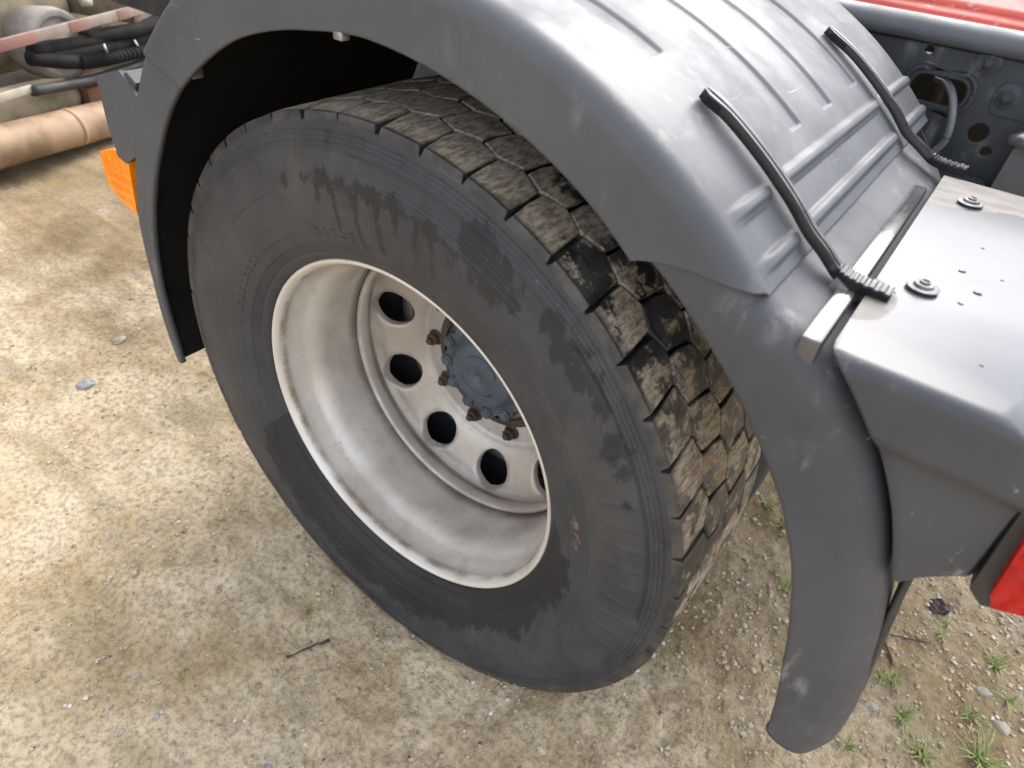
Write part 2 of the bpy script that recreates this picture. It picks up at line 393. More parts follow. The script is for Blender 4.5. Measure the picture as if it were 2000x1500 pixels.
def bm_obj(name, bm, mat, parent=None, smooth=False, bevel=0, seg=2, angle=None):
    if bevel:
        ed = [e for e in bm.edges if angle is None or (len(e.link_faces) == 2 and e.calc_face_angle(0) > angle)]
        bmesh.ops.bevel(bm, geom=ed, offset=bevel, segments=seg, profile=0.5, affect='EDGES', clamp_overlap=True)
    bmesh.ops.recalc_face_normals(bm, faces=bm.faces)
    me = bpy.data.meshes.new(name); bm.to_mesh(me); bm.free()
    me.materials.append(mat)
    if smooth: me.polygons.foreach_set('use_smooth', [True] * len(me.polygons))
    o = bpy.data.objects.new(name, me); COL.objects.link(o)
    if parent: adopt(o, parent)
    if smooth and hasattr(me, 'set_sharp_from_angle'): me.set_sharp_from_angle(angle=R(35))
    return o

def bm_box(bm, lo, hi, mat4=None):
    v = [bm.verts.new(p) for p in [(x, y, z) for x in (lo[0], hi[0]) for y in (lo[1], hi[1]) for z in (lo[2], hi[2])]]
    for f in [(0, 1, 3, 2), (4, 6, 7, 5), (0, 4, 5, 1), (2, 3, 7, 6), (0, 2, 6, 4), (1, 5, 7, 3)]: bm.faces.new([v[i] for i in f])
    if mat4: bmesh.ops.transform(bm, matrix=mat4, verts=v)
    return v

def box(name, lo, hi, mat, parent=None, bevel=0.003, mat4=None, seg=2):
    bm = bmesh.new(); bm_box(bm, lo, hi, mat4)
    return bm_obj(name, bm, mat, parent, True, bevel, seg)

def prism_xz(bm, poly, y0, y1, shrink=None):
    """outline in X/Z pushed from y0 to y1"""
    a = [bm.verts.new((x, y0, z)) for x, z in poly]
    b = [bm.verts.new((x, y1, z)) for x, z in (shrink or poly)]
    bm.faces.new(a); bm.faces.new(b[::-1]); k = len(poly)
    for i in range(k): bm.faces.new([a[i], b[i], b[(i + 1) % k], a[(i + 1) % k]])

def prism(name, poly, y0, y1, mat, parent=None, bevel=0.004, smooth=True, seg=2):
    bm = bmesh.new(); prism_xz(bm, poly, y0, y1)
    return bm_obj(name, bm, mat, parent, smooth, bevel, seg, R(20))

def smooth_path(pts, n):
    pts = np.array(pts, float); k = len(pts)
    P = np.vstack([2 * pts[0] - pts[1], pts, 2 * pts[-1] - pts[-2]])
    out = []
    for s in np.linspace(0, k - 1 - 1e-9, n):
        i = int(s); t = s - i; a, b, c, d_ = P[i:i + 4]
        out.append(0.5 * (2 * b + (c - a) * t + (2 * a - 5 * b + 4 * c - d_) * t * t + (3 * b - a - 3 * c + d_) * t ** 3))
    return np.array(out)

def tube(name, pts, rad, mat, parent=None, n=40, m=10, corrug=0.0, ncor=0, smooth_it=True, cap=True):
    P = smooth_path(pts, n) if smooth_it else np.array(pts, float); n = len(P)
    tan = np.gradient(P, axis=0); tan /= np.linalg.norm(tan, axis=1)[:, None]
    ref = np.array([0, 0, 1.0]) if abs(tan[0][2]) < 0.9 else np.array([1.0, 0, 0])
    V = []
    for i in range(n):
        a = np.cross(tan[i], ref); a /= np.linalg.norm(a); b = np.cross(tan[i], a)
        rr = (rad[i] if hasattr(rad, '__len__') else rad) * (1 + corrug * math.sin(2 * math.pi * ncor * i / n))
        for j in range(m):
            w = 2 * math.pi * j / m
            V.append(P[i] + rr * (a * math.cos(w) + b * math.sin(w)))
    F = []
    for i in range(n - 1):
        for j in range(m): F.append((i * m + j, i * m + (j + 1) % m, (i + 1) * m + (j + 1) % m, (i + 1) * m + j))
    if cap: F.append(tuple(range(m))[::-1]); F.append(tuple((n - 1) * m + j for j in range(m)))
    return new_obj(name, V, F, mat, parent)

def plate_xz(name, outline, holes, y0, thick, mat, parent, bev=0.003):
    """flat plate in the X/Z plane with real holes"""
    cu = bpy.data.curves.new('tmp', 'CURVE'); cu.dimensions = '2D'; cu.fill_mode = 'BOTH'
    cu.extrude = thick / 2; cu.bevel_depth = bev; cu.bevel_resolution = 1
    for poly in [outline] + holes:
        s = cu.splines.new('POLY'); s.points.add(len(poly) - 1); s.use_cyclic_u = True
        for i, (x, z) in enumerate(poly): s.points[i].co = (x, z, 0, 1)
    t = bpy.data.objects.new('tmp', cu); COL.objects.link(t)
    bpy.context.view_layer.update()
    me = bpy.data.meshes.new_from_object(t.evaluated_get(bpy.context.evaluated_depsgraph_get()))
    bpy.data.objects.remove(t); bpy.data.curves.remove(cu)
    bm = bmesh.new(); bm.from_mesh(me); bpy.data.meshes.remove(me)
    for v in bm.verts: v.co = (v.co.x, y0 + v.co.z, v.co.y)
    return bm_obj(name, bm, mat, parent)

def ellipse(cx, cz, a, b, n=20, rot=0.0):
    return [(cx + a * math.cos(t) * math.cos(rot) - b * math.sin(t) * math.sin(rot), cz + a * math.cos(t) * math.sin(rot) + b * math.sin(t) * math.cos(rot)) for t in np.linspace(0, 2 * math.pi, n, endpoint=False)]

def rrect(x0, z0, x1, z1, rad, k=5):
    out = []
    for cx, cz, a0 in ((x1 - rad, z1 - rad, 0), (x0 + rad, z1 - rad, 90), (x0 + rad, z0 + rad, 180), (x1 - rad, z0 + rad, 270)):
        for t in np.linspace(a0, a0 + 90, k): out.append((cx + rad * math.cos(R(t)), cz + rad * math.sin(R(t))))
    return out

def thing(name, loc, label, cat, group=None):
    o = bpy.data.objects.new(name, None); COL.objects.link(o); o.location = loc
    o.empty_display_size = 0.1
    tag(o, label, cat, group); return o

def tag(o, label=None, cat=None, group=None, kind=None):
    if label: o['label'] = label
    if cat: o['category'] = cat
    if group: o['group'] = group
    if kind: o['kind'] = kind
    return o

def vnoise(x, y, freq, seed):
    """smooth value noise on arrays"""
    x = np.asarray(x) * freq + seed * 17.31; y = np.asarray(y) * freq + seed * 5.77
    xi = np.floor(x).astype(int); yi = np.floor(y).astype(int); fx = x - xi; fy = y - yi
    fx = fx * fx * (3 - 2 * fx); fy = fy * fy * (3 - 2 * fy)
    def h(a, b):
        v = np.sin(a * 127.1 + b * 311.7 + seed * 74.7) * 43758.5453
        return v - np.floor(v)
    return (h(xi, yi) * (1 - fx) + h(xi + 1, yi) * fx) * (1 - fy) + (h(xi, yi + 1) * (1 - fx) + h(xi + 1, yi + 1) * fx) * fy

# ------------------------------------------------------------------ ground
GZ = -0.49
def ground_h(x, y):
    x = np.asarray(x, float); y = np.asarray(y, float)
    near = np.exp(-((x / 5.0) ** 2 + (y / 5.0) ** 2))
    h = 0.050 * (vnoise(x, y, 1.3, 1) - 0.5) * near + 0.020 * (vnoise(x, y, 4.5, 2) - 0.5) * near
    h = h + 0.014 * (vnoise(x, y, 14, 3) - 0.5) * near + 0.009 * (vnoise(x, y, 38, 4) - 0.5) * near + 0.0035 * (vnoise(x, y, 85, 5) - 0.5) * near
    # old tyre print left of the wheel
    c, s = math.cos(R(52)), math.sin(R(52))
    a = (x + 0.45) * c + (y + 0.15) * s; b = -(x + 0.45) * s + (y + 0.15) * c
    h = h + 0.007 * np.sin(b * 62 + 3 * vnoise(x, y, 6, 8)) * np.exp(-(a / 0.16) ** 2 - (b / 0.17) ** 2)
    # earth pushed up round the tyre
    dx = np.abs(x); q = np.exp(-((np.abs(y + 0.05)) / 0.04) ** 2 - (dx / 0.17) ** 2)
    h = h + 0.015 * q * (0.25 + vnoise(x, y, 25, 9)) * (0.5 + vnoise(x, y, 70, 6))
    flat = np.exp(-((x / 0.16) ** 4 + ((y - 0.2) / 0.3) ** 4))
    return GZ + h * (1 - 0.75 * flat)

def axis(lo, hi, step, far):
    mid = np.arange(lo, hi, step); up = [hi]; dn = [lo]; s = step
    while up[-1] < far: s *= 1.35; up.append(up[-1] + s); dn.append(dn[-1] - s)
    return np.concatenate([dn[:0:-1], mid, up])
gx = axis(-1.7, 1.35, 0.0068, 1500); gy = axis(-0.75, 1.25, 0.0068, 1500)
GX, GY = np.meshgrid(gx, gy, indexing='ij')
gv = np.stack([GX, GY, ground_h(GX, GY)], -1).reshape(-1, 3)
me = bpy.data.meshes.new('ground')
gf = grid_faces(len(gx), len(gy))[:, ::-1]
me.vertices.add(len(gv)); me.vertices.foreach_set('co', gv.ravel())
me.loops.add(gf.size); me.loops.foreach_set('vertex_index', gf.ravel().astype(np.int32))
me.polygons.add(len(gf)); me.polygons.foreach_set('loop_start', np.arange(0, gf.size, 4, dtype=np.int32))
me.polygons.foreach_set('use_smooth', np.ones(len(gf), dtype=bool))
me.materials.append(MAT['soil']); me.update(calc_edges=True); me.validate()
ground = bpy.data.objects.new('ground', me); COL.objects.link(ground)
tag(ground, kind='structure')

# ------------------------------------------------------------------ truck: wheel
truck = thing('truck', (0, 0.6, GZ), 'dark grey truck with plastic mudguard over a steel wheel and wet tail cover', 'truck')

# disc of the wheel with ten hand holes
def disc_y(r):
    return np.interp(r, [0.098, 0.168, 0.174, 0.180, 0.188, 0.196, 0.248, 0.257, 0.263, 0.270],
                        [0.262, 0.262, 0.261, 0.256, 0.2480, 0.2440, 0.2200, 0.2170, 0.2140, 0.2040])
HR, HC, NH, H0 = 0.0370, 0.2300, 10, R(171)
V, F = [], []
rin, rout, half = 0.1865, 0.2690, math.pi / NH
u0, u1, vv = rin - HC, rout - HC, half * HC
edge = [(u1, v) for v in np.linspace(-vv, vv, 11)] + [(u, vv) for u in np.linspace(u1, u0, 11)[1:]] + [(u0, v) for v in np.linspace(vv, -vv, 11)[1:]] + [(u, -vv) for u in np.linspace(u0, u1, 11)[1:-1]]
m_ = len(edge)
for k in range(NH):
    base = H0 + 2 * math.pi * k / NH; o0 = len(V)
    for eu, ev in edge:
        ln = math.hypot(eu, ev); hx, hv = HR * eu / ln, HR * ev / ln
        for q in range(7):
            if q < 3: sc_ = (0.965, 0.99, 1.06)[q]; pu, pv = hx * sc_, hv * sc_
            else:
                t = (q - 2) / 4; pu, pv = hx * 1.06 + (eu - hx * 1.06) * t, hv * 1.06 + (ev - hv * 1.06) * t
            r_, t_ = HC + pu, base + pv / HC
            y_ = float(disc_y(r_)) + (0.012 if q == 0 else (0.0035 if q == 1 else 0))
            V.append((r_ * math.cos(t_), y_, r_ * math.sin(t_)))
    for j in range(m_):
        j2 = (j + 1) % m_
        for q in range(6): F.append((o0 + j * 7 + q, o0 + j * 7 + q + 1, o0 + j2 * 7 + q + 1, o0 + j2 * 7 + q))
# inner and outer plain bands of the disc
def band(profr, yfun):
    o0 = len(V); nn = 120
    for i in range(nn):
        t = 2 * math.pi * i / nn
        for r_, y_ in zip(profr, yfun): V.append((r_ * math.cos(t), y_, r_ * math.sin(t)))
    for f in grid_faces(nn, len(profr), True): F.append(tuple(o0 + f))
rr = [0.098, 0.14, 0.166, 0.170, 0.1745, 0.178, 0.1825, 0.1866]
band(rr, [0.262, 0.262, 0.262, 0.2625, 0.2600, 0.2560, 0.2515, float(disc_y(0.1865))])
band([0.2689, 0.2692, 0.2560, 0.2535, 0.2535, 0.2550, 0.2580, 0.2625, 0.2648, 0.2654], [float(disc_y(0.2689)), 0.198, 0.188, 0.182, 0.1690, 0.1640, 0.1620, 0.1630, 0.1655, 0.1740])
wheel = new_obj('wheel', V, F, MAT['rim'], truck)

rim_prof = [(0.014, 0.2925), (0.006, 0.2980), (0.002, 0.2990), (-0.001, 0.2982), (-0.002, 0.2958), (-0.001, 0.2925), (0.003, 0.2895), (0.008, 0.2868), (0.014, 0.2852), (0.017, 0.2855), (0.022, 0.2862), (0.035, 0.2845), (0.050, 0.2815), (0.0565, 0.2795), (0.062, 0.2765), (0.072, 0.2720), (0.085, 0.2682), (0.105, 0.2662), (0.14, 0.2655), (0.172, 0.2655), (0.180, 0.280), (0.228, 0.286), (0.232, 0.298)]
lathe('rim', rim_prof, MAT['rim'], wheel, 180)

# ---- tyre carcass with raised panel bands, fine ribs, wet stains
def tyre_disp(T, Rr, Y):
    deg = (np.degrees(T) + 180) % 360 - 180
    side = (Y < -0.004)
    def sm(x, a, b): t = np.clip((x - a) / (b - a), 0, 1); return t * t * (3 - 2 * t)
    def arc(a, b, s=0.8): return sm(deg, a - s, a) * (1 - sm(deg, b, b + s))
    out = np.zeros_like(Rr)
    ringband = lambda r0, r1, s=0.002: sm(Rr, r0 - s, r0) * (1 - sm(Rr, r1, r1 + s))
    # sunken frame panels (maker's panel, upper arc and rear arc)
    out += 0.0036 * ringband(0.437, 0.455, 0.0012) * arc(60, 93)
    out -= 0.0016 * ringband(0.4325, 0.4350, 0.001) * arc(58, 96)
    out -= 0.0013 * (ringband(0.4205, 0.4220, 0.001) * arc(56, 100) + ringband(0.345, 0.3465, 0.001) + ringband(0.3790, 0.3800, 0.001) * (arc(-150, -60) + arc(-50, 60)))
    out -= 0.0012 * sum(ringband(q, q + 0.0012, 0.0008) for q in (0.4565, 0.4595)) * (arc(50, 150) + arc(-60, -5))
    out += 0.0046 * ringband(0.4540, 0.4590, 0.0012) * arc(-2, 48)
    out += 0.0022 * ringband(0.405, 0.450) * (arc(118, 152) + arc(-62, -30) + arc(-118, -84))
    # short radial ribs
    for c in (32, 27.5, 23, 18.5, 14, 9.5, 5, 0.5, -4, -8.5, -13):
        out -= 0.0024 * ringband(0.405, 0.450) * arc(c - 0.2, c + 0.2, 0.35)
    for c in np.arange(-180, 180, 7.5): 
        out += 0.0020 * ringband(0.463, 0.476) * arc(c + 1.5, c + 2.0, 0.4)
    return out * side
def tyre_wet(T, Rr, Y):
    deg = (np.degrees(T) + 180) % 360 - 180
    rmax = np.interp(deg, [-180, -160, -154, -135, -101, -80, -62, -50, -42, -32, -25, -14, -5, 6, 12, 180], [0.25, 0.27, 0.37, 0.395, 0.405, 0.39, 0.375, 0.352, 0.37, 0.362, 0.345, 0.352, 0.36, 0.33, 0.25, 0.25])
    w = np.clip((rmax - Rr) / 0.020 * 0.5 + 0.5, 0, 1.25)
    X, Z = Rr * np.cos(T), Rr * np.sin(T)
    for bx, bz, br in [(0.164, 0.406, .034), (0.187, 0.384, .034), (0.217, 0.364, .022), (0.273, 0.357, .02), (0.296, 0.335, .026), (0.326, 0.309, .02), (0.35, 0.287, .018), (0.373, 0.24, .024), (0.387, 0.217, .02), (0.405, 0.175, .013)]:
        w = np.maximum(w, 1.0 * np.exp(-((X - bx) ** 2 + (Z - bz) ** 2) / (br * br)))
    # damp run-off below the upper panel
    for bx, zt, zb, bw in [(-0.06, .415, .340, .006), (-0.022, .42, .315, .006), (0.014, .42, .325, .007), (0.045, .42, .36, .008), (-0.09, .41, .37, .007), (0.075, .425, .35, .006), (0.1, .42, .33, .007), (-0.12, .40, .37, .008)]:
        inside = np.clip((Z - zb) / 0.02, 0, 1) * np.clip((zt - Z) / 0.01, 0, 1)
        w = np.maximum(w, 0.80 * inside * np.exp(-((X - bx - 0.02 * (zt - Z)) / bw) ** 2))
    up = np.exp(-((Rr - 0.418) / 0.014) ** 2) * np.clip((deg - 62) / 8, 0, 1) * np.clip((128 - deg) / 20, 0, 1)
    w = np.maximum(w, 0.62 * up)
    low = np.exp(-((Rr - 0.455) / 0.02) ** 2) * np.clip((deg + 150) / 12, 0, 1) * np.clip((-82 - deg) / 12, 0, 1)
    w = np.maximum(w, 0.68 * low)
    return w
def tyre_mud(T, Rr, Y):
    deg = (np.degrees(T) + 180) % 360 - 180
    a = np.clip((Rr - 0.468) / 0.02, 0, 1) * np.clip((deg + 160) / 20, 0, 1) * np.clip((-55 - deg) / 30, 0, 1)
    fl = 0.62 * ((Rr < 0.4875) & (Rr > 0.4845) & (Y > -0.015) & (Y < 0.25))
    b = 0.62 * np.exp(-((Rr - 0.355) / 0.02) ** 2 - ((deg - 12) / 14.0) ** 2)
    return np.maximum(np.maximum(0.75 * a, b), fl)
tp = [(0.012, 0.2935), (0.004, 0.2985), (-0.0035, 0.2998), (-0.0055, 0.3030), (-0.0085, 0.3075), (-0.0100, 0.3105), (-0.0098, 0.3125), (-0.0118, 0.3145), (-0.0140, 0.3170), (-0.0175, 0.3250), (-0.0183, 0.3258), (-0.0190, 0.3262), (-0.0205, 0.3290)]
for r_ in np.arange(0.331, 0.4625, 0.0015):
    tp.append((float(np.interp(r_, [0.329, 0.345, 0.365, 0.385, 0.405, 0.425, 0.445, 0.4625], [-0.0205, -0.0262, -0.0315, -0.0345, -0.0358, -0.0352, -0.0330, -0.0300])), float(r_)))
for r_, dy in [(0.4632, 0), (0.4640, .0014), (0.4655, .0014), (0.4663, 0), (0.4685, 0), (0.4693, .0014), (0.4708, .0014), (0.4716, 0), (0.4738, 0), (0.4746, .0014), (0.4761, .0014), (0.4769, 0), (0.4800, 0.0005)]:
    tp.append((float(np.interp(r_, [0.4625, 0.485], [-0.0300, -0.0238])) + dy, r_))
tp += [(-0.0236, 0.4850), (-0.0222, 0.4870), (-0.0195, 0.4868), (0.0, 0.4862), (0.113, 0.4868), (0.226, 0.4862), (0.246, 0.4850), (0.256, 0.478), (0.268, 0.45), (0.271, 0.40), (0.26, 0.35), (0.24, 0.315), (0.232, 0.298)]
lathe('tyre', tp, MAT['tyre'], wheel, 720, tyre_disp, dict(wet=tyre_wet, mud=tyre_mud))

# faint raised lettering marks low on the sidewall (too worn to read in the photograph)
V, F = [], []
def mark(th0, r0, w, h):
    o0 = len(V)
    y0 = float(np.interp(r0, [0.329, 0.345, 0.365, 0.385, 0.405, 0.425, 0.445], [-0.0205, -0.0262, -0.0315, -0.0345, -0.0358, -0.0352, -0.0330]))
    for dy in (0.001, -0.0012):
        for a, b in ((0, 0), (1, 0), (1, 1), (0, 1)):
            t = R(th0) + a * w / r0; r_ = r0 + b * h
            V.append((r_ * math.cos(t), y0 + dy - (r_ - r0) * 0.2, r_ * math.sin(t)))
    for f in ((4, 5, 6, 7), (0, 4, 7, 3), (1, 2, 6, 5), (3, 7, 6, 2), (0, 1, 5, 4)): F.append(tuple(o0 + i for i in f))
for k, th0 in enumerate(np.arange(-133, -108, 1.75)):
    if k in (4, 9): continue
    mark(th0, 0.372, 0.0012, 0.009)
    for b in (0.0, 0.0040, 0.0080): 
        if (k + int(b * 250)) % 3: mark(th0, 0.372 + b, 0.0060, 0.0011)
for th0 in list(np.arange(138, 160, 3.1)) + list(np.arange(96, 108, 2.9)):
    mark(th0, 0.342, 0.0012, 0.010); mark(th0 + 0.2, 0.342, 0.005, 0.0012); mark(th0 + 0.2, 0.351, 0.005, 0.0012)
lett = new_obj('raised_lettering', V, F, MAT['tyre'], wheel, False)
lett['kind'] = 'stuff'

# ---- tread blocks: four rows of 48
def block_mesh(row, seed):
    rb = random.Random(seed)
    P = 2 * math.pi / 48
    y0, y1 = [(-0.0225, 0.0455), (0.0475, 0.1115), (0.1135, 0.1785), (0.1805, 0.2480)][row]
    Rt, Rb = 0.4990, 0.4845
    ga = 0.0019 / Rt; a = P / 2 - ga; dz = 0.0060; sk = 0.10 * (1 if row % 2 == 0 else -1)
    lo = y0 if row == 0 else y0 - dz; hi = y1 if row == 3 else y1 + dz
    lo_c = y0 if row == 0 else y0 + dz; hi_c = y1 if row == 3 else y1 - dz
    outl = [(-a, lo_c), (0, lo), (a, lo_c), (a * 1.03, (y0 + y1) / 2), (a, hi_c), (0, hi), (-a, hi_c), (-a * 0.97, (y0 + y1) / 2)]
    cy = (y0 + y1) / 2
    jit = [(rb.uniform(-0.0022, 0.0022) / Rt, rb.uniform(-0.0016, 0.0016), rb.uniform(-0.0008, 0.0004)) for _ in outl]
    outl = [(t + j[0], y + (j[1] if not ((row == 0 and y < cy - 0.02) or (row == 3 and y > cy + 0.02)) else 0)) for (t, y), j in zip(outl, jit)]
    def ringv(s, rad, drop=0.0, yo=0.0):
        o_ = []
        for q_, (t, y) in enumerate(outl):
            yy = cy + (y - cy) * s; tt = t * s + sk * (yy - cy) / Rt
            rd = rad + (jit[q_][2] if rad > 0.49 else 0)
            rad0 = rad
            if row == 0 and y < cy and rad > 0.49: rd = rd - (0.0050 if s > 0.95 else 0.0020)
            if row == 3 and y > cy and rad > 0.49: rd = rad - 0.0022
            if row == 0 and y < cy and rad < 0.49: yy = -0.0240; rd = 0.4830
            if row == 3 and y > cy and rad < 0.49: yy = 0.2510; rd = 0.4790
            o_.append((rd * math.cos(tt), yy, rd * math.sin(tt)))
        return o_
    v = ringv(1.03, Rb) + ringv(1.0, Rt - 0.0032) + ringv(0.94, Rt) + [(Rt + 0.0006, cy, 0)]
    f = []
    for q in range(2):
        for i in range(8): f.append((q * 8 + i, q * 8 + (i + 1) % 8, q * 8 + 8 + (i + 1) % 8, q * 8 + 8 + i))
    for i in range(8): f.append((16 + i, 16 + (i + 1) % 8, 24))
    me = bpy.data.meshes.new('tread_block'); me.from_pydata(v, [], f); me.materials.append(MAT['tread'])
    bm = bmesh.new(); bm.from_mesh(me); bmesh.ops.recalc_face_normals(bm, faces=bm.faces)
    if sum((fc.normal.dot(fc.calc_center_median() - Vector((0.45, cy, 0)))) for fc in bm.faces) < 0: bmesh.ops.reverse_faces(bm, faces=bm.faces)
    bm.to_mesh(me); bm.free(); me.update(); return me
inv = world_of(wheel).inverted()
for row in range(4):
    bmhs = [block_mesh(row, 100 * row + q) for q in range(6)]
    for k in range(48):
        o = bpy.data.objects.new('tread_block', bmhs[RNG.integers(6)]); COL.objects.link(o)
        th = R(7.5 * k + 82.0 - 90 + 3.75 + (3.75 if row % 2 else 0))
        o.parent = wheel; o.matrix_parent_inverse = inv
        o.rotation_euler = (0, -th, 0)

# ---- hub, nuts, bolts
hubp = [(0.262, 0.132), (0.256, 0.131), (0.254, 0.128), (0.252, 0.112), (0.246, 0.109), (0.244, 0.1095)]
lathe('hub_flange', hubp, MAT['rust'], wheel, 96)
V = []; nn = 240
prof = [(0.246, 1.0, 0.100), (0.230, 1.0, 0.100), (0.2275, 1.0, 0.098), (0.2265, 0.6, 0.093), (0.2260, 0, 0.078), (0.2245, 0, 0.0735), (0.2160, 0, 0.0665), (0.2120, 0, 0.0625), (0.2105, 0, 0.056), (0.2095, 0, 0.036), (0.2082, 0, 0.033), (0.2082, 0, 0.018), (0.2095, 0, 0.016), (0.2095, 0, 0.006), (0.212, 0, 0.0052), (0.2125, 0, 0.0001)]
for i in range(nn):
    t = 2 * math.pi * i / nn
    sc = max(0.0, math.cos(6 * (t - R(158)))) ** 0.6 if False else (0.5 + 0.5 * math.cos(12 * (t - R(159))))
    for y_, w_, r_ in prof:
        r2 = r_ - w_ * 0.0085 * (1 - sc) ** 1.5
        V.append((r2 * math.cos(t), y_, r2 * math.sin(t)))
hub = new_obj('hub_cap', V, grid_faces(nn, len(prof), True), MAT['hub'], wheel)
# cast crescents on the cap
V, F = [], []
def crescent(r0, a0, a1, w):
    o0 = len(V); k = 24
    for i in range(k + 1):
        t = R(a0 + (a1 - a0) * i / k); ww = w * max(0.25, math.sin(math.pi * (0.08 + 0.84 * i / k)))
        for rr_, yy in ((r0 - ww, 0.2105), (r0 - ww * 0.7, 0.2066), (r0 + ww * 0.7, 0.2066), (r0 + ww, 0.2105)):
            V.append((rr_ * math.cos(t), yy, rr_ * math.sin(t)))
    for i in range(k):
        for q in range(3): F.append((o0 + i * 4 + q, o0 + i * 4 + q + 1, o0 + (i + 1) * 4 + q + 1, o0 + (i + 1) * 4 + q))
crescent(0.041, 20, 130, 0.0042); crescent(0.041, 200, 320, 0.0042); crescent(0.024, 130, 260, 0.003)
new_obj('cast_crescent', V, F, MAT['hub'], wheel)

def hex_mesh(name, r, h, mat, flange=0.0, stud=0.0):
    """hexagonal head standing along -Y from y=0"""
    bm = bmesh.new()
    def ring(rad, y, k=6, ph=0.0): return [bm.verts.new((rad * math.cos(2 * math.pi * i / k + ph), y, rad * math.sin(2 * math.pi * i / k + ph))) for i in range(k)]
    def wall(a, b):
        for i in range(len(a)): bm.faces.new([a[i], a[(i + 1) % len(a)], b[(i + 1) % len(a)], b[i]])
    if flange:
        a = ring(r + flange, 0, 18); b = ring(r + flange, -0.004, 18); c = ring(r * 0.9, -0.006, 18); wall(a, b); wall(b, c); bm.faces.new(c)
    a = ring(r, 0); b = ring(r, -h * 0.85); c = ring(r * 0.86, -h); wall(a, b); wall(b, c); bm.faces.new(c)
    if stud:
        a = ring(r * 0.55, -h + 0.001, 12); b = ring(r * 0.55, -h - stud, 12); c = ring(r * 0.45, -h - stud - 0.002, 12); wall(a, b); wall(b, c); bm.faces.new(c)
    bmesh.ops.recalc_face_normals(bm, faces=bm.faces)
    me = bpy.data.meshes.new(name); bm.to_mesh(me); bm.free(); me.materials.append(mat); return me
def put(name, me, parent, loc, roty=0.0, rot=None):
    o = bpy.data.objects.new(name, me); COL.objects.link(o)
    o.parent = parent; o.matrix_parent_inverse = world_of(parent).inverted(); o.location = loc
    o.rotation_euler = rot or (0, roty, 0); return o
nutm = hex_mesh('wheel_nut', 0.0135, 0.018, MAT['rust'], 0.003, 0.006)
for k in range(10):
    t = R(-177 + 36 * k); put('wheel_nut', nutm, wheel, (0.1465 * math.cos(t), 0.2635, 0.1465 * math.sin(t)), random.random())
boltm = hex_mesh('hub_bolt', 0.0105, 0.0085, MAT['hub'], 0.0018)
for k in range(12):
    t = R(159 + 30 * k); put('hub_bolt', boltm, wheel, (0.0880 * math.cos(t), 0.2268, 0.0880 * math.sin(t)), random.random())
# tyre valve on the disc
# ---- brake drum and inner wheel
lathe('brake_drum', [(0.268, 0.10), (0.268, 0.206), (0.272, 0.2165), (0.282, 0.2185), (0.290, 0.2165), (0.293, 0.211), (0.40, 0.209), (0.52, 0.209), (0.53, 0.216), (0.56, 0.216), (0.56, 0.05)], MAT['drum'], truck, 96)
inner = lathe('inner_wheel', [(0.275, 0.10), (0.275, 0.225), (0.285, 0.250), (0.302, 0.262), (0.300, 0.270), (0.303, 0.277), (0.312, 0.280), (0.36, 0.290), (0.55, 0.285), (0.56, 0.298)], MAT['innerrim'], truck, 96)
lathe('tyre', [(0.32, 0.298), (0.305, 0.33), (0.295, 0.38), (0.293, 0.41), (0.30, 0.45), (0.315, 0.482), (0.325, 0.494), (0.35, 0.498), (0.55, 0.498), (0.575, 0.49), (0.60, 0.44), (0.60, 0.38), (0.575, 0.31), (0.56, 0.298)], MAT['tyre'], inner, 120)
V = lathe('axle', [(0.50, 0.01), (0.50, 0.075), (0.85, 0.085), (1.0, 0.10), (1.05, 0.17), (1.21, 0.20), (1.37, 0.17), (1.42, 0.10), (2.0, 0.08), (2.0, 0.01)], MAT['dark_steel'], truck, 32)
# far side pair of wheels, hidden behind the near pair
for yo in (1.82, 2.12):
    fw_ = lathe('far_wheel', [(yo + 0.02, 0.29), (yo + 0.12, 0.26), (yo + 0.13, 0.05), (yo + 0.15, 0.01)], MAT['rim'], truck, 48)
    lathe('tyre', [(yo, 0.298), (yo - 0.03, 0.36), (yo - 0.03, 0.44), (yo - 0.01, 0.495), (yo + 0.22, 0.498), (yo + 0.25, 0.44), (yo + 0.24, 0.34), (yo + 0.22, 0.298)], MAT['tyre'], fw_, 72)

# ------------------------------------------------------------------ truck: mudguard in three sections
def rin_top(d): return np.interp(d, [45, 54.8, 64.5, 76, 89.5, 97, 111, 123, 133], [0.579, 0.582, 0.584, 0.585, 0.587, 0.583, 0.582, 0.577, 0.575])
def rin_front(d): return np.interp(d, [122, 128, 133, 138, 144, 152, 165, 174.5, 185, 193], [0.580, 0.577, 0.575, 0.571, 0.567, 0.566, 0.568, 0.571, 0.572, 0.580])
def rout_front(d): return np.interp(d, [122, 128, 132, 138, 142, 146, 154, 162, 174, 186, 193], [0.658, 0.655, 0.648, 0.640, 0.636, 0.627, 0.617, 0.616, 0.602, 0.603, 0.604])
def rin_rear(d): return np.interp(d, [-4, -2.5, 7.2, 14.8, 21.2, 27.5, 33.3, 40, 45.2, 50, 54, 58], [0.645, 0.642, 0.626, 0.622, 0.621, 0.617, 0.611, 0.605, 0.600, 0.597, 0.594, 0.590])
def rout_rear(d): return np.interp(d, [-6, -2, 7, 11.3, 18.7, 21.4, 28, 33, 38, 40, 41.8, 44, 46, 58], [0.704, 0.712, 0.707, 0.703, 0.704, 0.703, 0.703, 0.701, 0.696, 0.690, 0.678, 0.667, 0.660, 0.657])

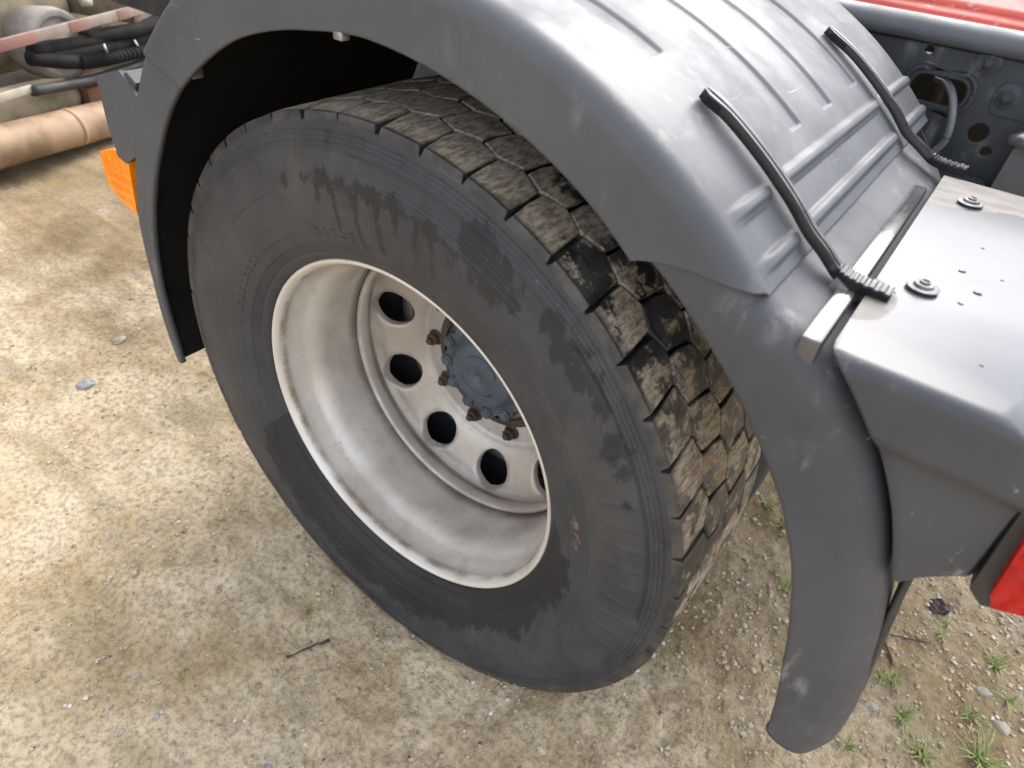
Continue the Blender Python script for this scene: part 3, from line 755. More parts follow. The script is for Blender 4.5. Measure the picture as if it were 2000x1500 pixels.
def section(k0, ri, ro, yb, c, ys, lipd=0.010):
    """cross-section points (y, r) of the guard: turned lip, side band, soft corner, top"""
    pts = [(yb + lipd, ri + 0.0008), (yb + 0.003, ri), (yb + 0.0005, ri + 0.002), (yb, ri + 0.005)]
    for t in np.linspace(0.08, 1, 7): pts.append((yb, ri + 0.005 + (ro - c - ri - 0.005) * t))
    for t in np.linspace(10, 90, 9): pts.append((yb + c * (1 - math.cos(R(t))), ro - c + c * math.sin(R(t))))
    for y in ys: pts.append((y, ro))
    return pts

def sst(x, a, b): t = np.clip((x - a) / (b - a), 0, 1); return t * t * (3 - 2 * t)

# --- top section with recessed grooves and cross ribs
ys = np.unique(np.concatenate([np.linspace(0.0, 0.70, 48)] + [np.linspace(a - 0.004, a + 0.008, 7) for a in (0.074, 0.210, 0.331, 0.457)] + [np.linspace(a + 0.031, a + 0.042, 6) for a in (0.074, 0.210, 0.331, 0.457)] + [np.array([0.096, 0.108, 0.118, 0.128, 0.505, 0.52, 0.54, 0.555])]))
degs = np.unique(np.concatenate([np.linspace(133.0, 68, 100), np.linspace(68, 64, 24), np.linspace(64, 45.2, 150)]))[::-1]
sec0 = section(0, 0.58, 0.665, -0.04, 0.030, list(ys) + [0.708, 0.711, 0.711])
ns = len(sec0); V = []
for d in degs:
    ri, ro = float(rin_top(d)), 0.665
    if d > 118: ro = 0.665 - 0.006 * float(sst(d, 118, 132))
    sec = np.array(section(0, ri, ro, -0.040, 0.024, list(ys) + [0.708, 0.711, 0.711]))
    sec[-2, 1] -= 0.003; sec[-1, 1] -= 0.030
    frac = np.clip((sec[:, 1] - ri) / (ro - ri), 0, 1); frac[19:] = 1
    # slanted rear seam (band reaches less far back than the crown) and front seam
    dd = np.full(ns, d)
    e_rear = np.where(frac < 1, 53.6 - 7.9 * frac ** 1.3, 45.4); e_rear[-2:] = 45.4
    e_front = 127.6 + 4.6 * frac
    u_ = (d - 45.2) / (133.0 - 45.2)
    # squeeze only the ends so that the ribs keep their place
    dd = np.where(d < 60, 60 - (60 - d) * (60 - e_rear) / (60 - 45.2), np.where(d > 112, 112 + (d - 112) * (e_front - 112) / (133 - 112), d))
    y = sec[:, 0]; rr_ = sec[:, 1].copy()
    top = (np.arange(ns) >= 20) & (np.arange(ns) < ns - 2)
    g = np.zeros(ns)
    for y0, dend in ((0.074, 66.0), (0.210, 54.4), (0.331, 54.4), (0.457, 54.8)):
        inside = sst(y, y0, y0 + 0.004) * (1 - sst(y, y0 + 0.033, y0 + 0.040)) * sst(dd, dend, dend + 0.35)
        g = np.maximum(g, inside)
    rr_ = rr_ - 0.0034 * g * top
    for dc in (51.3, 46.9):
        prof = np.exp(-((dd - dc - 0.30) / 0.55) ** 4) * 0.0048
        gap = 1 - (sst(y, 0.080, 0.084) * (1 - sst(y, 0.104, 0.108))) - (sst(y, 0.510, 0.514) * (1 - sst(y, 0.540, 0.544)))
        rr_ = rr_ + prof * top * sst(y, -0.002, 0.010) * gap
    # panel between the ribs is slightly sunk, with edges beside the straps
    pan = sst(dd, 47.6, 47.9) * (1 - sst(dd, 50.5, 50.8)) * np.maximum(sst(y, 0.118, 0.124) * (1 - sst(y, 0.496, 0.502)), sst(y, 0.004, 0.010) * (1 - sst(y, 0.066, 0.072)))
    rr_ = rr_ - 0.0022 * pan * top
    for i in range(ns): V.append((rr_[i] * math.cos(R(dd[i])), y[i], rr_[i] * math.sin(R(dd[i]))))
ftop = new_obj('fender_top', V, grid_faces(len(degs), ns), MAT['fender'], truck)
def solid(o, t):
    m = o.modifiers.new('thickness', 'SOLIDIFY'); m.thickness = t; m.offset = -1; m.use_even_offset = False
    if len(o.data.materials) > 1: m.material_offset = 1
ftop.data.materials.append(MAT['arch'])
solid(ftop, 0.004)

def guard(name, degs, rin, rout, yb, c, ymax, mat, ends=None):
    V = []
    ns2 = None
    for d in degs:
        ys2 = list(np.linspace(yb + c + 0.01, ymax if not callable(ymax) else ymax(d), 12))
        sec = section(0, float(rin(d)), float(rout(d)), yb, c, ys2); ns2 = len(sec)
        for y, r_ in sec:
            dd = d if ends is None else ends(d, (r_ - float(rin(d))) / (float(rout(d)) - float(rin(d))))
            V.append((r_ * math.cos(R(dd)), y, r_ * math.sin(R(dd))))
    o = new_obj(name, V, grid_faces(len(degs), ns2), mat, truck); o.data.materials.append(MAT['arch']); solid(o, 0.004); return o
ffront = guard('fender_front', np.linspace(123, 192.5, 80), rin_front, rout_front, -0.0375, 0.012, 0.60, MAT['fender'])
def rear_ends(d, fr):
    # rounded lower corners
    if d < 2:
        k = (2 - d) / 7.0
        return d + k * (1.9 if fr < 0.45 else 0.45) * (abs(fr - 0.45) / 0.55) ** 3
    return d
frear = guard('fender_rear', np.linspace(57.0, -5.0, 112), rin_rear, rout_rear, -0.0370, 0.034, lambda d: float(np.interp(d, [12, 15, 21, 26, 42], [0.010, 0.03, 0.035, 0.05, 0.60])), MAT['fender_rear'], rear_ends)
# every guard mesh must face outwards
for o in (ftop, ffront, frear):
    me = o.data; bm = bmesh.new(); bm.from_mesh(me); bm.faces.ensure_lookup_table()
    s = sum(f.normal.dot(Vector((f.calc_center_median().x, 0, f.calc_center_median().z)).normalized()) * f.calc_area() for f in bm.faces)
    if s < 0: bmesh.ops.reverse_faces(bm, faces=bm.faces)
    bm.to_mesh(me); bm.free(); me.update()
for o in (wheel, hub):
    me = o.data; bm = bmesh.new(); bm.from_mesh(me)
    if sum(f.normal.y * f.calc_area() for f in bm.faces) > 0: bmesh.ops.reverse_faces(bm, faces=bm.faces)
    bm.to_mesh(me); bm.free(); me.update()

# narrow shelf under the crown at the back
box('fender_shelf', (0.5035, -0.030, 0.425), (0.5215, 0.440, 0.4580), MAT['wetshelf'], truck, 0.004)
# cleat and clip on the arch edge
box('fender_clip', (-0.352, -0.030, 0.470), (-0.330, -0.012, 0.488), MAT['zinc'], truck, 0.003, Matrix.Identity(4))
box('fender_clip', (-0.034, -0.040, 0.578), (-0.020, -0.028, 0.587), MAT['zinc'], truck, 0.002)

# --- hold-down straps
def strap(y0, pts, hw=0.0076, lift=0.006):
    P = smooth_path([(a, 0, b) for a, b in pts], 360)[:, [0, 2]]
    tan = np.gradient(P, axis=0); tan /= np.linalg.norm(tan, axis=1)[:, None]
    nor = np.stack([-tan[:, 1], tan[:, 0]], 1)
    s = np.linspace(0, 1, len(P))
    V = []; sec = [(-1.0, 0.0), (-1.0, 0.82), (-0.86, 1.0), (-0.30, 0.98), (-0.16, 0.78), (0.10, 0.78), (0.22, 0.98), (0.86, 1.0), (1.0, 0.82), (1.0, 0.0)]
    for i in range(len(P)):
        w = hw * (1.35 - 0.35 * float(sst(s[i], 0.05, 0.13))) * (1 + 0.42 * float(sst(s[i], 0.70, 0.78))); h = 0.0095
        w *= (0.55 + 0.45 * min(1, s[i] / 0.03))
        rib = 0.0011 * min(1, max(0, 0.7 + 1.4 * math.sin((s[i] - 0.74) * 172))) if s[i] > 0.74 else 0
        for a, b in sec:
            if 0.7 < b < 0.8 and s[i] > 0.71: b = 0.78 + 0.20 * float(sst(s[i], 0.71, 0.76))
            hh = b * h + (rib if b > 0.5 else 0) - 0.001
            V.append((P[i, 0] + nor[i, 0] * hh, y0 + a * w, P[i, 1] + nor[i, 1] * hh))
    k = len(sec); F = []
    for i in range(len(P) - 1):
        for j in range(k): F.append((i * k + j, i * k + (j + 1) % k, (i + 1) * k + (j + 1) % k, (i + 1) * k + j))
    F.append(tuple(range(k))); F.append(tuple((len(P) - 1) * k + j for j in range(k))[::-1])
    bm = bmesh.new(); vs = [bm.verts.new(v) for v in V]
    for f in F: bm.faces.new([vs[i] for i in f])
    return bm_obj('fender_strap', bm, MAT['strap'], truck, True)
def on_guard(d, rad): return (rad * math.cos(R(d)), rad * math.sin(R(d)))
sp1 = [on_guard(60.9, 0.668), on_guard(58, 0.671), on_guard(54, 0.672), on_guard(50, 0.6725), on_guard(47, 0.672), (0.481, 0.478), (0.499, 0.464), (0.520, 0.458), (0.552, 0.456)]
strap(0.090, [(a - 0.004 * (a > 0.475), b + 0.001) for a, b in sp1])
sp2 = [on_guard(62.0, 0.668), on_guard(58, 0.671), on_guard(54, 0.672), on_guard(50, 0.6725), on_guard(47, 0.672), (0.481, 0.478), (0.503, 0.466), (0.522, 0.462), (0.550, 0.461)]
strap(0.528, sp2)
# buckle foot under the near strap
prism('strap_foot', [(0.494, 0.449), (0.510, 0.449), (0.514, 0.459), (0.500, 0.466)], 0.076, 0.106, MAT['zinc'], truck, 0.002)
prism('strap_foot', [(0.520, 0.4585), (0.548, 0.4585), (0.546, 0.449), (0.524, 0.449)], 0.080, 0.100, MAT['black'], truck, 0.002)

# ------------------------------------------------------------------ truck: tail cover, lamp, flap
ZT = 0.459
def arc_edge(d): 
    r_ = float(np.interp(d, [20, 21.4, 28.3, 33.3, 38.1, 41.2], [0.704, 0.704, 0.707, 0.706, 0.702, 0.698])); return (r_ * math.cos(R(d)), r_ * math.sin(R(d)))
front = [(x + 0.002, z) for x, z in [arc_edge(d) for d in np.linspace(41.0, 21.0, 13)]]
front = [(x, min(z, ZT)) for x, z in front]
poly_up = [p_ for p_ in front if p_[1] > 0.385]
# one closed shell: outline at several depths, upper face proud, lower face stepped in
zb = lambda x: 0.256 + (x - 0.662) * 0.90
def outline(zs):
    out = []
    for z, in zip(zs): pass
bm = bmesh.new()
nz_ = 26
zs = np.concatenate([np.linspace(0.256, 0.372, 9), np.linspace(0.378, 0.398, 5), np.linspace(0.404, ZT - 0.012, 7), [ZT - 0.007, ZT - 0.0035, ZT - 0.001, ZT]])
fx = np.array([p_[0] for p_ in front][::-1]); fz = np.array([p_[1] for p_ in front][::-1])
rows = []
for z in zs:
    x0 = float(np.interp(z, fz, fx)); 
    x1 = float(np.interp(z, [0.256, 0.298, 0.300, 0.385, 0.400, 0.430, 0.449, ZT], [x0 + 0.012, 0.7055, 0.7062, 0.7035, 0.712, 0.702, 0.680, 0.655]))
    yf = float(np.interp(z, [0.256, 0.372, 0.384, 0.398, 0.43, ZT - 0.012, ZT - 0.007, ZT - 0.0035, ZT - 0.001, ZT], [-0.024, -0.027, -0.029, -0.0385, -0.040, -0.0405, -0.0392, -0.0365, -0.032, -0.027]))
    row = [(x0, 0.10, z), (x0, 0.03, z), (x0, yf + 0.008, z), (x0 + 0.0015, yf + 0.002, z), (x0 + 0.005, yf, z)]
    for t in np.linspace(0.12, 0.90, 7): row.append((x0 + 0.005 + (x1 - x0 - 0.010) * t, yf, z))
    ch = 0.018 if z > 0.40 else 0.004
    row += [(x1 - 0.004, yf + 0.001, z), (x1, yf + 0.006, z), (x1 + ch * 0.4, yf + 0.03, z), (x1 + ch * 0.4, 0.10, z)]
    rows.append([bm.verts.new(q) for q in row])
for a, b in zip(rows[:-1], rows[1:]):
    for j in range(len(a) - 1): bm.faces.new([a[j], a[j + 1], b[j + 1], b[j]])
bm.faces.new(rows[0])                       # underside
# top sheet, from the outer edge in to the frame
top = rows[-1]; k = len(top)
yy = np.linspace(0.10, 0.505, 10)
prev_l = top[0]; prev_r = top[-1]
bm.faces.new(top[::-1])
for y in yy[1:]:
    l = bm.verts.new((top[0].co.x, y, ZT)); r2 = bm.verts.new((0.80, y, ZT)) if y > 0.2 else bm.verts.new((0.70, y, ZT))
    bm.faces.new([prev_l, prev_r, r2, l]); prev_l, prev_r = l, r2
e0 = bm.verts.new((prev_l.co.x, prev_l.co.y + 0.001, 0.40)); e1 = bm.verts.new((prev_r.co.x, prev_r.co.y + 0.001, 0.40))
bm.faces.new([prev_l, prev_r, e1, e0])
tail = bm_obj('tail_cover', bm, MAT['tail'], truck, True)
# skirt that carries the cover's rear half, out of frame
box('tail_cover_back', (0.72, 0.02, 0.30), (0.92, 0.50, ZT - 0.004), MAT['tail'], truck, 0.01)
screwm = hex_mesh('screw', 0.0085, 0.005, MAT['zinc'], 0.0125, 0.003)
sm2 = bpy.data.meshes.new('screw'); SK = 0.66
bm = bmesh.new()
prof = [(0.0, 0.0150), (0.0030, 0.0150), (0.0030, 0.0222), (0.0050, 0.0225), (0.0060, 0.0205), (0.0060, 0.0145), (0.0098, 0.0128), (0.0104, 0.0110), (0.0104, 0.0075), (0.0134, 0.0068), (0.0139, 0.0050), (0.0119, 0.0042), (0.0119, 0.0001)]
rings_ = [[bm.verts.new((SK * r_ * math.cos(t), SK * r_ * math.sin(t), SK * z_)) for t in np.linspace(0, 2 * math.pi, 28, endpoint=False)] for z_, r_ in prof]
for a, b in zip(rings_[:-1], rings_[1:]):
    for j in range(28): bm.faces.new([a[j], a[(j + 1) % 28], b[(j + 1) % 28], b[j]])
bm.to_mesh(sm2); bm.free(); sm2.materials.append(MAT['screw']); sm2.polygons.foreach_set('use_smooth', [True] * len(sm2.polygons)); sm2.set_sharp_from_angle(angle=R(40))
put('screw', sm2, tail, (0.568, 0.132, ZT), 0)
put('screw', sm2, tail, (0.572, 0.415, ZT), 0)

MAT['drop'] = simple('water_drop', (0.03, 0.03, 0.032), None, 20, 0.03, 0.05, 0, 0.0, 50, 0.6)
dm = bpy.data.meshes.new('water_drop'); bm = bmesh.new(); bmesh.ops.create_uvsphere(bm, u_segments=10, v_segments=6, radius=1.0)
for v in bm.verts: v.co = Vector((v.co.x * 1.3, v.co.y * 0.8, max(v.co.z, -0.05) * 0.5))
bm.to_mesh(dm); bm.free(); dm.materials.append(MAT['drop']); dm.polygons.foreach_set('use_smooth', [True] * len(dm.polygons))
for x, y, q in ((0.593, 0.205, .0030), (0.612, 0.165, .0034), (0.602, 0.130, .0022), (0.632, 0.030, .0016), (0.628, 0.215, .0016), (0.548, 0.105, .0018), (0.602, 0.285, .0016)):
    o = put('water_drop', dm, tail, (x, y, ZT), 0, (0, 0, random.uniform(-0.4, 0.4))); o.scale = (q, q, q)
lamp = prism('tail_lamp', [(0.7085, 0.294), (0.722, 0.283), (0.90, 0.36), (0.90, 0.52), (0.71, 0.43), (0.7000, 0.408)], -0.030, 0.06, MAT['black'], truck, 0.006)
prism('lamp_lens', [(0.7195, 0.3065), (0.762, 0.3210), (0.86, 0.36), (0.86, 0.47), (0.7130, 0.405), (0.7100, 0.392)], -0.043, 0.0, MAT['redlens'], lamp, 0.005)
prism('lens_rim', [(0.7210, 0.3045), (0.7270, 0.2905), (0.88, 0.352), (0.88, 0.365)], -0.036, 0.0, MAT['redlens'], lamp, 0.003)

# mud flap hanging behind the guard
V, F = [], []
nn, mm = 18, 14
for i in range(nn):
    for j in range(mm):
        z = 0.30 - 0.225 * i / (nn - 1); y = -0.006 + 0.026 * j / (mm - 1)
        x = 0.6775 + (0.203 - z) * 0.150 + 0.0015 * math.sin(j * 0.9 + i * 0.4)
        V.append((x, y, z))
flap = new_obj('mud_flap', V, grid_faces(nn, mm), MAT['black'], truck); solid(flap, 0.006)
# hanging bolt at the tip of the guard
tube('drain_pin', [(0.690, -0.015, -0.02), (0.690, -0.015, -0.055)], 0.008, MAT['black'], truck, 4, 10, smooth_it=False)

# ------------------------------------------------------------------ truck: front marker and its bracket
bm = bmesh.new()
prism_xz(bm, [(-0.597, 0.418), (-0.520, 0.442), (-0.462, 0.392), (-0.525, 0.315), (-0.575, 0.285), (-0.598, 0.290), (-0.604, 0.330)], -0.033, -0.0275)
prism_xz(bm, [(-0.597, 0.418), (-0.508, 0.441), (-0.490, 0.430), (-0.524, 0.385), (-0.578, 0.300), (-0.588, 0.287), (-0.598, 0.290), (-0.604, 0.330)], -0.0275, 0.24)
bm_obj('marker_bracket', bm, MAT['fender'], truck, True, 0.004, 2, R(20))
marker = prism('side_marker', [(-0.668, 0.279), (-0.612, 0.298), (-0.575, 0.285), (-0.595, 0.186), (-0.632, 0.196), (-0.672, 0.216)], -0.0300, 0.012, MAT['amber'], truck, 0.012, True, 4)
prism('marker_base', [(-0.66, 0.272), (-0.60, 0.285), (-0.60, 0.195), (-0.65, 0.205)], 0.010, 0.06, MAT['black'], marker, 0.004)

# ------------------------------------------------------------------ truck: chassis rail and what is bolted to it
holes = [ellipse(0.417, 0.5530, 0.0085, 0.0085), rrect(0.409, 0.478, 0.496, 0.522, 0.019), ellipse(0.536, 0.453, 0.0165, 0.017), ellipse(0.5585, 0.4290, 0.0100, 0.0095), rrect(0.10, 0.40, 0.2, 0.46, 0.02), ellipse(-0.3, 0.45, 0.02, 0.02)]
rail = plate_xz('chassis_rail', [(-2.2, 0.20), (1.2, 0.20), (1.2, 0.580), (-2.2, 0.580)], holes, 0.804, 0.006, MAT['dark_steel'], truck, 0.002)
# rounded pale upper lip following the deck
V, F = [], []
xs = np.linspace(-2.2, 1.2, 60)
secl = [(0.796, 0.566), (0.790, 0.570), (0.787, 0.577), (0.789, 0.585), (0.796, 0.592), (0.806, 0.5955), (0.815, 0.5955), (0.822, 0.594)]
for x in xs:
    for y, z in secl: V.append((x, y, z))
lip = new_obj('rail_lip', V, grid_faces(len(xs), len(secl)), MAT['lip_steel'], rail); solid(lip, 0.004)
V, F = [], []
secr = [(0.795, 0.492)]
rim_h = [(x, 0.800, z) for x, z in rrect(0.4005, 0.470, 0.5045, 0.5305, 0.025, 9)]; rim_h = rim_h + rim_h[:2]
tube('hole_rim', rim_h, 0.0050, MAT['dark_steel'], rail, 60, 8, smooth_it=False)
tube('cable', [(0.440, 0.86, 0.506), (0.462, 0.81, 0.511), (0.482, 0.775, 0.497), (0.496, 0.765, 0.462), (0.497, 0.765, 0.432), (0.480, 0.765, 0.405), (0.470, 0.77, 0.385)], 0.0058, MAT['hose'], rail, 40, 10)
bm_ = hex_mesh('rail_bolt', 0.0115, 0.010, MAT['dark_steel'], 0.0065, 0.005)
for x, z in ((0.505, 0.555), (0.5495, 0.514), (0.62, 0.555), (0.64, 0.50), (0.25, 0.55), (0.70, 0.55)): put('rail_bolt', bm_, rail, (x, 0.7985, z), random.random())
prism('rail_bracket', rrect(0.533, 0.485, 0.72, 0.534, 0.014), 0.796, 0.806, MAT['dark_steel'], rail, 0.004)
box('rail_bolt_shank', (0.411, 0.806, 0.5435), (0.423, 0.812, 0.550), MAT['zinc'], rail, 0.001)
prism('rail_gusset', [(0.585, 0.22), (0.66, 0.22), (0.66, 0.445), (0.612, 0.465), (0.592, 0.45)], 0.770, 0.800, MAT['lip_steel'], rail, 0.006)
box('rail_foot', (0.50, 0.60, 0.28), (0.585, 0.795, 0.392), MAT['dark_steel'], rail, 0.012)
tube('air_line', [(0.60, 0.76, 0.475), (0.612, 0.745, 0.50), (0.645, 0.74, 0.53), (0.70, 0.74, 0.545)], 0.0075, MAT['hose'], rail, 24, 10)
fit = tube('hose_fitting', [(0.580, 0.765, 0.462), (0.597, 0.755, 0.470), (0.640, 0.75, 0.478)], 0.0125, MAT['zinc'], rail, 12, 6, smooth_it=False) if False else tube('hose_fitting', [(0.582, 0.762, 0.462), (0.600, 0.758, 0.470), (0.645, 0.752, 0.480)], [0.009, 0.0135, 0.0135], MAT['zinc'], rail, 3, 8, smooth_it=False)
box('rail_clip', (0.458, 0.755, 0.372), (0.485, 0.785, 0.392), MAT['rustbrown'], rail, 0.006)
far = plate_xz('chassis_rail', [(-2.2, 0.20), (1.2, 0.20), (1.2, 0.580), (-2.2, 0.580)], [ellipse(0.2, 0.4, 0.03, 0.03)], 1.60, 0.006, MAT['dark_steel'], truck, 0.002)
for x in (-1.2, -0.5, 0.1, 0.95): box('cross_member', (x - 0.05, 0.81, 0.24), (x + 0.05, 1.595, 0.55), MAT['dark_steel'], truck, 0.01)
# inner guard wall that closes the arch
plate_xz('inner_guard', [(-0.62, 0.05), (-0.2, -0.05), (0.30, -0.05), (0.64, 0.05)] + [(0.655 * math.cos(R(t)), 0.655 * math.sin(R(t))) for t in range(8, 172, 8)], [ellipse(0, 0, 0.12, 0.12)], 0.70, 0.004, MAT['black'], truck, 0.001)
# red deck cover between the rails
V, F = [], []
xs = np.linspace(0.02, 1.15, 70); yv = np.concatenate([np.linspace(0.826, 1.2, 60), np.linspace(1.22, 1.54, 18)])
for x in xs:
    for y in yv:
        q = min(1.0, (y - 0.826) / 0.374)
        z = 0.588 + 0.04 * min(1, q / 0.12) * 0.35 + 0.095 * math.sin(q * math.pi / 2) ** 1.2 - 0.11 * max(0, (y - 1.2) / 0.34) ** 2
        z -= 0.10 * max(0.0, x - 0.42) ** 2 + 0.6 * max(0, 0.15 - x) ** 2
        for gy_ in (0.838, 0.860, 0.940, 1.02): z -= 0.004 * math.exp(-((y - gy_) / 0.006) ** 2)
        V.append((x, y, z))
deck = new_obj('deck_cover', V, grid_faces(len(xs), len(yv)), MAT['red'], truck); solid(deck, 0.004)
def deck_z(x, y):
    q = min(1.0, (y - 0.826) / 0.374)
    return 0.588 + 0.04 * min(1, q / 0.12) * 0.35 + 0.095 * math.sin(q * math.pi / 2) ** 1.2 - 0.10 * max(0.0, x - 0.42) ** 2
for y, w in ((0.846, 0.0024), (0.872, 0.0022)):
    tube('deck_rib', [(x, y, deck_z(x, y) + 0.0005) for x in np.linspace(0.2, 1.1, 24)], w, MAT['paleline'], deck, 24, 8, smooth_it=False)

# ------------------------------------------------------------------ mud-caked trailer standing beyond the truck's front
TT = np.array([-0.3355, 0.9420, 0.0]); NN = np.array([0.9420, 0.3355, 0.0]); OO = np.array([-2.5, 0.37, 0.0])
def tp_(s, n, z): return OO + TT * s + NN * n + np.array([0, 0, z])
TM = Matrix(((TT[0], NN[0], 0, OO[0]), (TT[1], NN[1], 0, OO[1]), (0, 0, 1, 0), (0, 0, 0, 1)))
trailer = thing('trailer', tuple(tp_(0.5, -0.6, GZ)), 'mud-caked beige trailer with faded red and white bar, left of the mudguard', 'trailer')
box('body_panel', (-2.6, -1.5, -0.30), (3.6, -0.62, 2.0), MAT['mudbeige'], trailer, 0.03, TM)  # height and length beyond view are added to block sky and darken the ground
box('lower_panel', (-1.6, -0.63, -0.20), (0.95, -0.42, 0.22), MAT['mudbeige'], trailer, 0.03, TM)
def ring_at(name, s, n, z, prof, mat, parent, k=48):
    """profile of (depth along the view normal, radius)"""
    V = []
    for i in range(k):
        t = 2 * math.pi * i / k
        for dn, r_ in prof: V.append(tp_(s + r_ * math.cos(t), n + dn, z + r_ * math.sin(t)))
    return new_obj(name, V, grid_faces(k, len(prof), True), mat, parent)
tw = ring_at('wheel', 0.645, -0.22, -0.110, [(0.0, 0.118), (-0.008, 0.110), (-0.010, 0.06), (0.0, 0.055), (0.0, 0.001)], MAT['mudgrey'], trailer)
ring_at('tyre', 0.645, -0.22, -0.110, [(-0.15, 0.110), (-0.15, 0.140), (-0.03, 0.152), (0.0, 0.148), (0.006, 0.140), (0.0, 0.117)], MAT['mudgrey'], tw)
# bar with faded stripes
bar = box('bumper_bar', (-0.5, -0.115, -0.062), (1.05, -0.095, -0.022), MAT['pinkwhite'], trailer, 0.003, TM @ Matrix.Rotation(R(-1.5), 4, 'Y') @ Matrix.Translation((0, 0, 0.012)))
for s0, s1 in ((-0.2, 0.05), (0.22, 0.42), (0.60, 0.70), (0.88, 0.95)):
    box('bar_stripe', (s0, -0.0965, -0.0625), (s1, -0.0925, -0.0215), MAT['pinkred'], bar, 0.001, TM @ Matrix.Rotation(R(-1.5), 4, 'Y') @ Matrix.Translation((0, 0, 0.012)))
box('bar_bracket', (0.98, -0.60, -0.06), (1.03, -0.10, 0.06), MAT['mudbeige'], trailer, 0.006, TM)
box('bar_bracket', (0.80, -0.22, -0.12), (0.86, -0.13, -0.02), MAT['mudbeige'], trailer, 0.006, TM)
tube('lamp_bulb', [tp_(0.80, -0.2, 0.045), tp_(0.84, -0.19, 0.045)], 0.02, MAT['mudpale'], trailer, 4, 12, smooth_it=False)
# black hoses and springs
for i, (s0, z0, s1, z1, rad) in enumerate([(0.42, -0.075, 1.25, -0.09, 0.028), (0.46, -0.11, 1.25, -0.13, 0.030), (0.40, -0.10, 0.75, -0.165, 0.030), (0.70, -0.075, 1.3, -0.06, 0.03)]):
    tube('hose', [tp_(s0, -0.14, z0), tp_((s0 + s1) / 2, -0.13 + 0.01 * i, (z0 + z1) / 2 - 0.012), tp_(s1, -0.15, z1)], rad, MAT['arch'], trailer, 20, 10)
tube('corrugated_hose', [tp_(0.60, -0.09, -0.152), tp_(0.80, -0.085, -0.165), tp_(1.25, -0.09, -0.175)], 0.026, MAT['arch'], trailer, 220, 12, 0.12, 30)
tube('hose_clamp', [tp_(0.745, -0.085, -0.100), tp_(0.750, -0.080, -0.145)], 0.006, MAT['zinc'], trailer, 4, 8, smooth_it=False)
tube('hose_clamp', [tp_(0.93, -0.085, -0.115), tp_(0.95, -0.080, -0.165)], 0.006, MAT['zinc'], trailer, 4, 8, smooth_it=False)
box('strap', (-0.4, -0.115, -0.215), (0.34, -0.10, -0.185), MAT['mudpale'], trailer, 0.003, TM)
tube('lower_hose', [tp_(0.33, -0.10, -0.207), tp_(0.50, -0.10, -0.222), tp_(0.70, -0.10, -0.232), tp_(1.0, -0.12, -0.232), tp_(1.3, -0.14, -0.22)], 0.021, MAT['black'], trailer, 30, 10)
tank = tube('tank', [tp_(-0.9, -0.22, -0.26), tp_(0.50, -0.22, -0.30), tp_(0.60, -0.22, -0.302), tp_(0.65, -0.22, -0.303)], [0.085, 0.085, 0.07, 0.03], MAT['mudbeige'], trailer, 4, 20, smooth_it=False)
box('bracket', (0.62, -0.3, -0.40), (0.90, -0.12, -0.27), MAT['rustbrown'], trailer, 0.01, TM)
for s in (-1.2, 2.2): box('support_leg', (s - 0.05, -1.3, GZ - 0.02), (s + 0.05, -1.2, -0.28), MAT['mudbeige'], trailer, 0.005, TM)
pp = [tp_(s, -0.078, -0.352 - 0.075 * (s - 0.02)) for s in (-1.2, -0.4, 0.2, 0.6, 1.0, 1.35)]
pipe = tube('pipe', pp, 0.079, MAT['pipe'], None, 60, 28)
tag(pipe, 'thick beige pipe lying on the ground in front of the muddy trailer', 'pipe')
# joint collar of the pipe
def collar(s, n=28):
    V = []
    for dn, r_ in ((-0.012, 0.0785), (-0.012, 0.0815), (0.012, 0.0815), (0.012, 0.0785)):
        for j in range(n):
            t = 2 * math.pi * j / n; V.append(tp_(s + dn, -0.078 + r_ * math.cos(t), -0.352 - 0.075 * (s - 0.02) + r_ * math.sin(t)))
    F = [(i * n + j, i * n + (j + 1) % n, (i + 1) * n + (j + 1) % n, (i + 1) * n + j) for i in range(3) for j in range(n)]
    return new_obj('collar', V, F, MAT['pipe'], pipe)
collar(0.44)

# ------------------------------------------------------------------ loose things on the soil
def pebble_mesh(cx, cy, s, rng, V, F, flat=0.55, sink=0.25):
    o0 = len(V); z0 = float(ground_h(cx, cy)) + s * flat * (0.5 - sink) 
    a = rng.random() * 6.28; ex = 0.7 + 0.6 * rng.random()
    pts = [(0, 0, 1)] + [(math.cos(t), math.sin(t), 0.25) for t in np.linspace(0, 2 * math.pi, 6, endpoint=False)] + [(0.6 * math.cos(t), 0.6 * math.sin(t), -0.8) for t in np.linspace(0.5, 0.5 + 2 * math.pi, 4, endpoint=False)]
    for x, y, z in pts:
        k = 1 + 0.35 * (rng.random() - 0.5)
        X, Y = x * k * ex * s / 2, y * k * s / 2
        V.append((cx + X * math.cos(a) - Y * math.sin(a), cy + X * math.sin(a) + Y * math.cos(a), z0 + z * k * s * flat / 2))
    for i in range(6): F.append((o0, o0 + 1 + i, o0 + 1 + (i + 1) % 6))
    low = [0, 1, 1, 2, 3, 3]
    for i in range(6):
        b0, b1 = low[i], low[(i + 1) % 6]
        F.append((o0 + 1 + (i + 1) % 6, o0 + 1 + i, o0 + 7 + b0))
        if b1 != b0: F.append((o0 + 1 + (i + 1) % 6, o0 + 7 + b0, o0 + 7 + b1))
V, F = [], []
rng = random.Random(5)
cnt = 0
while cnt < 19000:
    x = rng.uniform(-1.5, 1.35); y = rng.uniform(-0.72, 1.15)
    # denser on the browner pebbly earth behind the wheel
    dens = 0.17 + 0.80 * (1 / (1 + math.exp(-(y - 0.15 + 0.25 * x) * 5)))
    if rng.random() > dens * (0.35 + 1.1 * float(vnoise(x, y, 7, 21))): continue
    s = 0.0026 + 0.0085 * rng.random() ** 2.6 + (0.007 * rng.random() if rng.random() < 0.03 else 0)
    pebble_mesh(x, y, s, rng, V, F); cnt += 1
